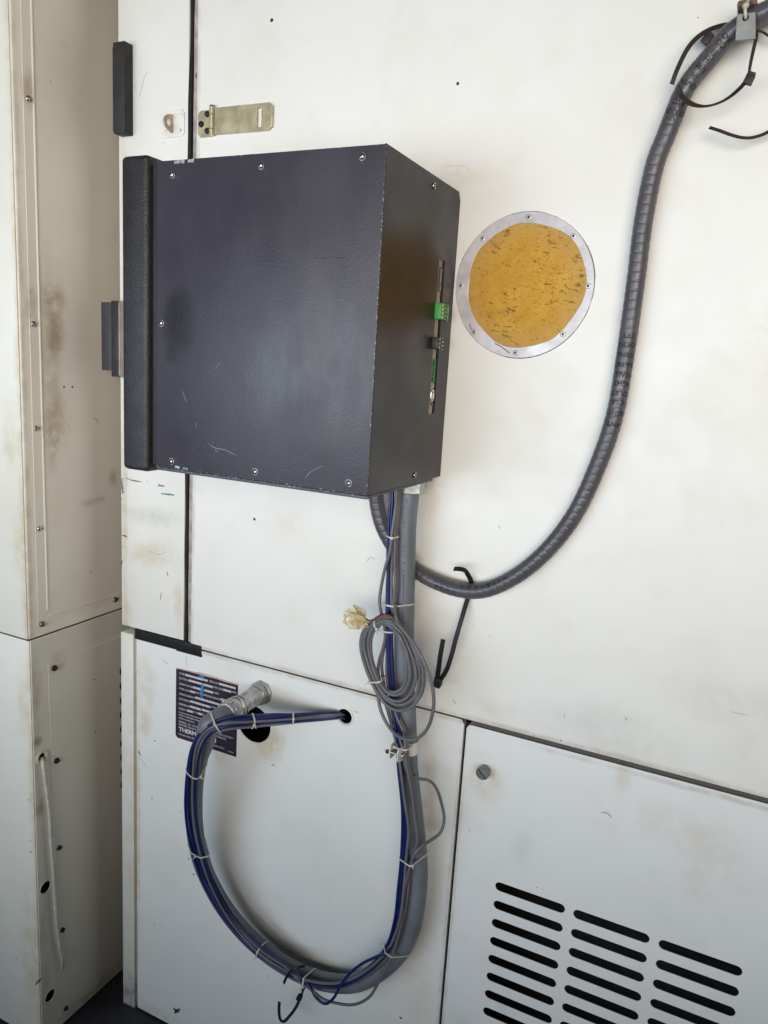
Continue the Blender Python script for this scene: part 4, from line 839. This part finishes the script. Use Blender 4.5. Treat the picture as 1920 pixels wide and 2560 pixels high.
# ties of natural nylon: ends of the visible front arc (photo), depth in the middle, half depth
def hull(P):
    P = sorted(set((round(a, 6), round(b, 6)) for a, b in P))
    def half(Q):
        h = []
        for p in Q:
            while len(h) > 1 and (h[-1][0]-h[-2][0])*(p[1]-h[-2][1]) - (h[-1][1]-h[-2][1])*(p[0]-h[-2][0]) <= 0: h.pop()
            h.append(p)
        return h
    return half(P)[:-1] + half(P[::-1])[:-1]
def hold_tie(label, c, xy, y, pipe=True, reach=.034, head=None, wd=.0026, tilt=0.0, tang=None):
    """nylon band pulled tight round the conduit and/or the cables that pass through this spot"""
    t = thing('cable_tie', label, 'cable tie'); ctr = at(*c(*xy), y)
    paths = [(P_, r_) for P_, r_ in CABLES] + ([(PP, PR)] if pipe else [])
    if tang is None:
        src = PP if pipe else CABLES[0][0]
        k = min(range(1, len(src)-1), key=lambda i_: (src[i_]-ctr).length); tg = (src[k+1]-src[k-1]).normalized()
        if pipe: ctr = ctr.lerp(src[k], .5)
    else: tg = Vector(tang).normalized()
    if tilt: tg = (tg + (CAM-ctr).normalized()*tilt).normalized()
    u = tg.orthogonal().normalized(); v = tg.cross(u); pts = []
    for P_, r_ in paths:
        for a, b in zip(P_, P_[1:]):
            if (a-ctr).length > .09: continue
            da, db = (a-ctr).dot(tg), (b-ctr).dot(tg)
            if da*db <= 0 and abs(da-db) > 1e-9:
                q_ = a.lerp(b, da/(da-db)) - ctr
                if q_.length < reach:
                    for m2 in range(14): pts.append((q_.dot(u) + (r_+.0007)*math.cos(2*PI*m2/14), q_.dot(v) + (r_+.0007)*math.sin(2*PI*m2/14)))
    H = hull(pts)
    if len(H) < 3: return t
    loop = [ctr + u*a + v*b for a, b in H]; mid = sum(loop, Vector())/len(loop); rings = []
    bm = bmesh.new(); n_ = len(loop)
    for i_, p in enumerate(loop):
        e = (loop[(i_+1) % n_] - loop[i_-1]).normalized(); nr = e.cross(tg); nr = nr if nr.dot(p-mid) > 0 else -nr
        rings.append([bm.verts.new(p + tg*s1*wd/2 + nr*s2*.0006) for s1, s2 in ((1, 1), (-1, 1), (-1, -1), (1, -1))])
    for i_ in range(n_):
        a, b = rings[i_], rings[(i_+1) % n_]
        for k in range(4): bm.faces.new((a[k], a[(k+1) % 4], b[(k+1) % 4], b[k]))
    link('band', mesh_of(bm, 'b', True, 45), M_tieW, t)
    hx = c(*(head or xy)); k = min(range(n_), key=lambda i_: ((proj(loop[i_])[0]-hx[0])**2 + (proj(loop[i_])[1]-hx[1])**2) + (1e4 if (loop[i_]-CAM).length > (mid-CAM).length else 0))
    e = (loop[(k+1) % n_] - loop[k-1]).normalized(); nr = e.cross(tg); nr = nr if nr.dot(loop[k]-mid) > 0 else -nr; hp = loop[k] + nr*.0014; s_ = .0024
    bm = bmesh.new(); box_bm(bm, -s_, s_, -s_*.7, s_*.7, -s_*.95, s_*.95, .0005); me = mesh_of(bm, 'h', True, 35)
    me.transform(Matrix(((e.x, nr.x, tg.x, hp.x), (e.y, nr.y, tg.y, hp.y), (e.z, nr.z, tg.z, hp.z), (0, 0, 0, 1)))); link('head', me, M_tieW, t)
    if head: ribbon('tail', [hp - e*.001, hp + (hp-mid).normalized()*.004, hp + (hp-mid).normalized()*.0075 + tg*.001], .0022, .0009, e.cross((hp-mid).normalized()), M_tieW, t)
    return t
up_ = (0, 0, 1)
hold_tie('white cable tie around the cables just below the black box', cF, (597, 635), -.080, False, .020, None, tang=up_)
hold_tie('white cable tie around the upright conduit just above the cable coil', cF, (665, 1190), -.062, True, .034, (545, 1185))
hold_tie('white cable tie around the top of the grey cable coil', cF, (470, 1350), -.098, False, .016, (470, 1395), tang=(1, 0, .45))
hold_tie('white cable tie at the upper inside of the coil, half hidden', cF, (545, 1425), -.080, False, .014, (520, 1420), tang=up_)
hold_tie('white cable tie around the lower left side of the cable coil', cF, (455, 1830), -.094, False, .020, (385, 1855), tang=(.42, 0, -1))
hold_tie('white cable tie around the cables directly above the ivory clamp', cH, (700, 695), -.066, True, .036, (620, 700))
hold_tie('white cable tie around conduit below the bulging grey cable', cH, (800, 1630), -.060, True, .038, (748, 1665))
hold_tie('white cable tie at the lower right bend of the conduit loop', cJ, (1370, 1250), -.054, True, .038, (1310, 1225))
hold_tie('white cable tie at the bottom of the loop, right of the black one', cJ, (845, 1440), -.048, True, .040, (832, 1490))
hold_tie('white cable tie on the lower left of the loop', cJ, (545, 1255), -.050, True, .038, (518, 1312))
hold_tie('white cable tie halfway up the left arm of the loop', cJ, (180, 645), -.076, True, .038, (180, 658))
hold_tie('white cable tie at the top of the left arm beside a rivet', cJ, (165, 165), -.118, True, .038, (205, 178))
hold_tie('white cable tie where the cables leave the conduit below the wall fitting', cG, (470, 705), -.140, True, .040, (415, 672))
hold_tie('white cable tie on the cables in front of the dark hole', cG, (775, 662), -.106, False, .018, (760, 688), tang=(.55, .83, 0))
hold_tie('white cable tie on the cables between dark hole and grommet', cG, (1102, 650), -.060, False, .018, None, tang=(.75, .66, 0))
# black ties at the loop's bottom
strap_tie('black cable tie at the bottom of the loop with its tail bent up',
          [([at(*cJ(x, y), d) for x, y, d in ((686, 1442, -.072), (700, 1410, -.078), (722, 1378, -.079), (760, 1350, -.075), (812, 1338, -.064))], .0052, (.0, -1, .3)),
           ([at(*cJ(x, y), d) for x, y, d in ((812, 1450, -.017), (800, 1484, -.028), (787, 1518, -.040), (760, 1580, -.046), (725, 1630, -.050), (685, 1668, -.054), (668, 1660, -.057), (658, 1610, -.060), (660, 1552, -.062))], .0058, (.1, -1, .1))],
          (at(*cJ(778, 1528), -.042), (.3, 0, .95), .0100))

# ivory clamp on the upright run
cl = thing('pipe_clamp', 'ivory two-eared pipe clamp bolted around the upright conduit', 'clamp')
cc = at(1018, 1882, -.051); zc = at(*cH(740, 745), -.065).z
arc = []
for k in range(25):
    a = math.radians(205 - k*11.2); arc.append(Vector((cc.x + math.cos(a)*.0182, cc.y - math.sin(a)*.0182 + 0, zc)))
bm = bmesh.new()
def band(bm, pts, hw, th):
    rings = []
    for i, p in enumerate(pts):
        t = (pts[min(i+1, len(pts)-1)]-pts[max(i-1, 0)]).normalized(); n = t.cross(Vector((0, 0, 1))).normalized()
        rings.append([bm.verts.new(p + Vector((0, 0, sz*hw)) + n*sn*th/2) for sz, sn in ((1,1),(-1,1),(-1,-1),(1,-1))])
    for a, b in zip(rings, rings[1:]):
        for k in range(4): bm.faces.new((a[k], a[(k+1)%4], b[(k+1)%4], b[k]))
    bm.faces.new(rings[0]); bm.faces.new(rings[-1])
rad_ = .0182
front = [Vector((cc.x + rad_*math.sin(a), cc.y - rad_*math.cos(a), zc)) for a in [math.radians(d) for d in range(-18, 181, 12)]]
back = [Vector((cc.x + rad_*math.sin(a), cc.y - rad_*math.cos(a), zc)) for a in [math.radians(d) for d in range(-75, -181, -12)]]
band(bm, front, .0112, .0022); band(bm, back, .0112, .0022)
link('band', mesh_of(bm, 'b', True, 40), M_clampW, cl)
ef, eb = front[0], back[0]
xa, xb = at(*cH(690, 770), -.086).x, at(*cH(605, 770), -.076).x
me = plate_me(rrect(-.0270, .001, zc-.0125, zc+.0110, .006), [], .0026, .0007, 'yz', .0013)
me.transform(Matrix.Translation((xa, front[0].y, 0)) @ Matrix.Rotation(math.radians(-14), 4, 'Z')); link('ear', me, M_clampW, cl)
link('ear', plate_me(rrect(-.0900, back[0].y+.004, zc-.0125, zc+.0110, .006), [], .0024, .0006, 'yz', xb+.0012), M_clampW, cl)
ax_y = -.0890
lathe('bolt', [(0, .0014), (xa-xb+.014, .0014)], (xb-.010, ax_y, zc), FX, M_steel, cl, 10)
cross_head('bolt_head', Vector((xa+.0014, ax_y, zc)), FX, .0042, cl, M_steel, False, .5, .003)
lathe('nut', [(0, .0038), (.0042, .0038)], (xb-.0062, ax_y, zc), FX, M_oldsteel, cl, 6, smooth=False)

# ================================================================== scratches and paint scrapes in the enamel
M_scr = mat('dark scratch', (.10, .09, .08), .6, var=.3, vscale=200); M_scrT = mat('teal undercoat', (.05, .16, .19), .6, var=.3, vscale=200); M_scrL = mat('grey scuff', (.36, .35, .33), .6, var=.25, vscale=300)
M_scrLL = mat('faint scuff', (.62, .60, .55), .6, var=.15, vscale=300); M_scrK = mat('olive scrape', (.10, .085, .05), .7, var=.6, vscale=300)
def scratch(pts, wd, m_, parent, left=False, front=0.0):
    P = [atx(x, y, XL+front) if left else at(x, y, front) for x, y in pts]; P, L_ = spline(P, .0012)
    nrm = Vector((1, 0, 0)) if left else Vector((0, -1, 0)); bm = bmesh.new(); rows = []
    rr_ = random.Random(int(pts[0][0]*7+pts[0][1]))
    for i, p in enumerate(P):
        t = (P[min(i+1, len(P)-1)]-P[max(i-1, 0)]).normalized(); b = t.cross(nrm); f = i/max(1, len(P)-1)
        h = wd/2*math.sin(PI*min(1, max(0, f)))**.6*rr_.uniform(.45, 1.2) + .00008
        rows.append((bm.verts.new(p + b*h + nrm*.00025), bm.verts.new(p - b*h + nrm*.00025), bm.verts.new(p - b*h - nrm*.0002), bm.verts.new(p + b*h - nrm*.0002)))
    for a, c in zip(rows, rows[1:]):
        for k in range(4): bm.faces.new((a[k], a[(k+1) % 4], c[(k+1) % 4], c[k]))
    bm.faces.new(rows[0]); bm.faces.new(rows[-1])
    link('scratch', mesh_of(bm), m_, parent)
S = lambda c, *pts: [c(*p) for p in pts]
for pts, wd, m_ in ((S(cK, (862, 632), (885, 634), (900, 642), (916, 658)), .0012, M_scr), (S(cK, (875, 632), (893, 628), (905, 632)), .0008, M_scrL), (S(cK, (235, 712), (238, 722)), .0014, M_scr),
        (S(cK, (540, 262), (546, 272)), .003, M_scrL), (S(cK, (668, 285), (676, 292)), .003, M_scrL), (S(cK, (972, 176), (982, 184), (988, 196)), .0016, M_scrL), (S(cK, (690, 160), (688, 185)), .0008, M_scrL), (S(cK, (1480, 150), (1530, 162), (1570, 170)), .0007, M_scrL), (S(cK, (552, 984), (560, 992)), .0016, M_scr),
        (S(cF, (383, 845), (405, 820), (430, 808), (458, 828)), .0008, M_scr), (S(cF, (1475, 545), (1490, 560), (1485, 575)), .0014, M_scrL), (S(cF, (1270, 1365), (1278, 1380)), .0013, M_scrL), (S(cF, (1405, 1450), (1412, 1468)), .0013, M_scrL),
        (S(cH, (1090, 320), (1115, 345), (1140, 355)), .003, M_scrLL), (S(cH, (1120, 345), (1115, 375)), .0022, M_scrLL), (S(cA, (868, 430), (852, 470), (838, 530), (820, 585)), .0008, M_scrL), (S(cA, (797, 505), (808, 530)), .0007, M_scrL),
        (S(cA, (868, 430), (872, 445)), .0009, M_scrL), (S(cI, (722, 785), (735, 815)), .0042, M_scrT), (S(cI, (735, 825), (762, 872)), .0012, M_scrL), (S(cJ, (30, 1585), (50, 1605), (72, 1592)), .0085, M_scrK), (S(cJ, (38, 1620), (55, 1600)), .006, M_scrK),
        (S(cJ, (1370, 1638), (1388, 1655)), .004, M_scrK), (S(cJ, (590, 1390), (600, 1410)), .002, M_scrL), (S(cJ, (610, 150), (635, 148)), .003, M_scrL), (S(cG, (1600, 590), (1650, 602)), .0012, M_scrL), (S(cG, (215, 130), (220, 190), (235, 225)), .0010, M_scrL), (S(cG, (15, 155), (70, 205)), .0012, M_scrL),
        (S(cE, (838, 1665), (845, 1690)), .0022, M_scr), (S(cE, (810, 1770), (806, 1810)), .0014, M_scr), (S(cE, (740, 1560), (800, 1580), (840, 1565)), .0010, M_scrL), (S(cE, (615, 1482), (640, 1492)), .004, M_scr), (S(cE, (615, 1610), (608, 1640)), .003, M_scr), (S(cE, (632, 1195), (660, 1206), (715, 1216)), .0026, M_scr), (S(cE, (790, 1232), (830, 1238)), .0035, M_scrT), (S(cE, (806, 1274), (880, 1282)), .0032, M_scrT), (S(cE, (612, 1200), (616, 1275)), .0045, M_scrT),
        (S(cB, (10, 845), (60, 838), (130, 845), (172, 885)), .0012, M_scrLL), (S(cB, (40, 882), (110, 885)), .0012, M_scrLL), (S(cD, (975, 1200), (978, 1260)), .0012, M_staple), (S(cB, (1113, 512), (1118, 522)), .0014, M_scrL), (S(cB, (1300, 86), (1310, 92)), .0022, M_scrL)):
    scratch(pts, wd, m_, ch)
for pts, wd, m_, fr in ((S(cE, (470, 895), (488, 905), (492, 925)), .0016, M_scrL, .0018), (S(cE, (470, 1310), (525, 1298)), .0012, M_scrL, .0018), (S(cE, (448, 1658), (458, 1670), (452, 1685)), .0014, M_scrL, .0018), (S(cA, (295, 475), (305, 490)), .0016, M_scrL, .0018), (S(cI, (455, 470), (468, 475)), .0012, M_scrL, .0021)):
    scratch(pts, wd, m_, lc, True, fr)
scratch(S(cI, (182, 2010), (200, 1990), (218, 1972)), .0045, M_scr, lc, False, YF-.0006)
# scratches on the black box
for pts, wd in ((S(cC, (930, 598), (960, 602), (990, 600)), .0009), (S(cC, (1015, 601), (1080, 599)), .0007), (S(cC, (1060, 650), (1070, 638)), .0010)): scratch(pts, wd, M_blackbox, cb, False, Y0-.0006)
M_scrP = mat('pale box scratch', (.20, .195, .21), .5, var=.3, vscale=300)
for pts, wd in ((S(cC, (470, 1408), (500, 1430), (545, 1440), (600, 1466)), .0012), (S(cC, (500, 1440), (520, 1450)), .001), (S(cC, (895, 1565), (915, 1540), (950, 1520), (975, 1508)), .0009), (S(cC, (360, 1180), (368, 1205), (380, 1235)), .0009), (S(cC, (505, 1090), (515, 1070), (530, 1058)), .0008), (S(cC, (418, 1320), (424, 1345)), .0008)): scratch(pts, wd, M_scrP, cb, False, Y0-.0006)
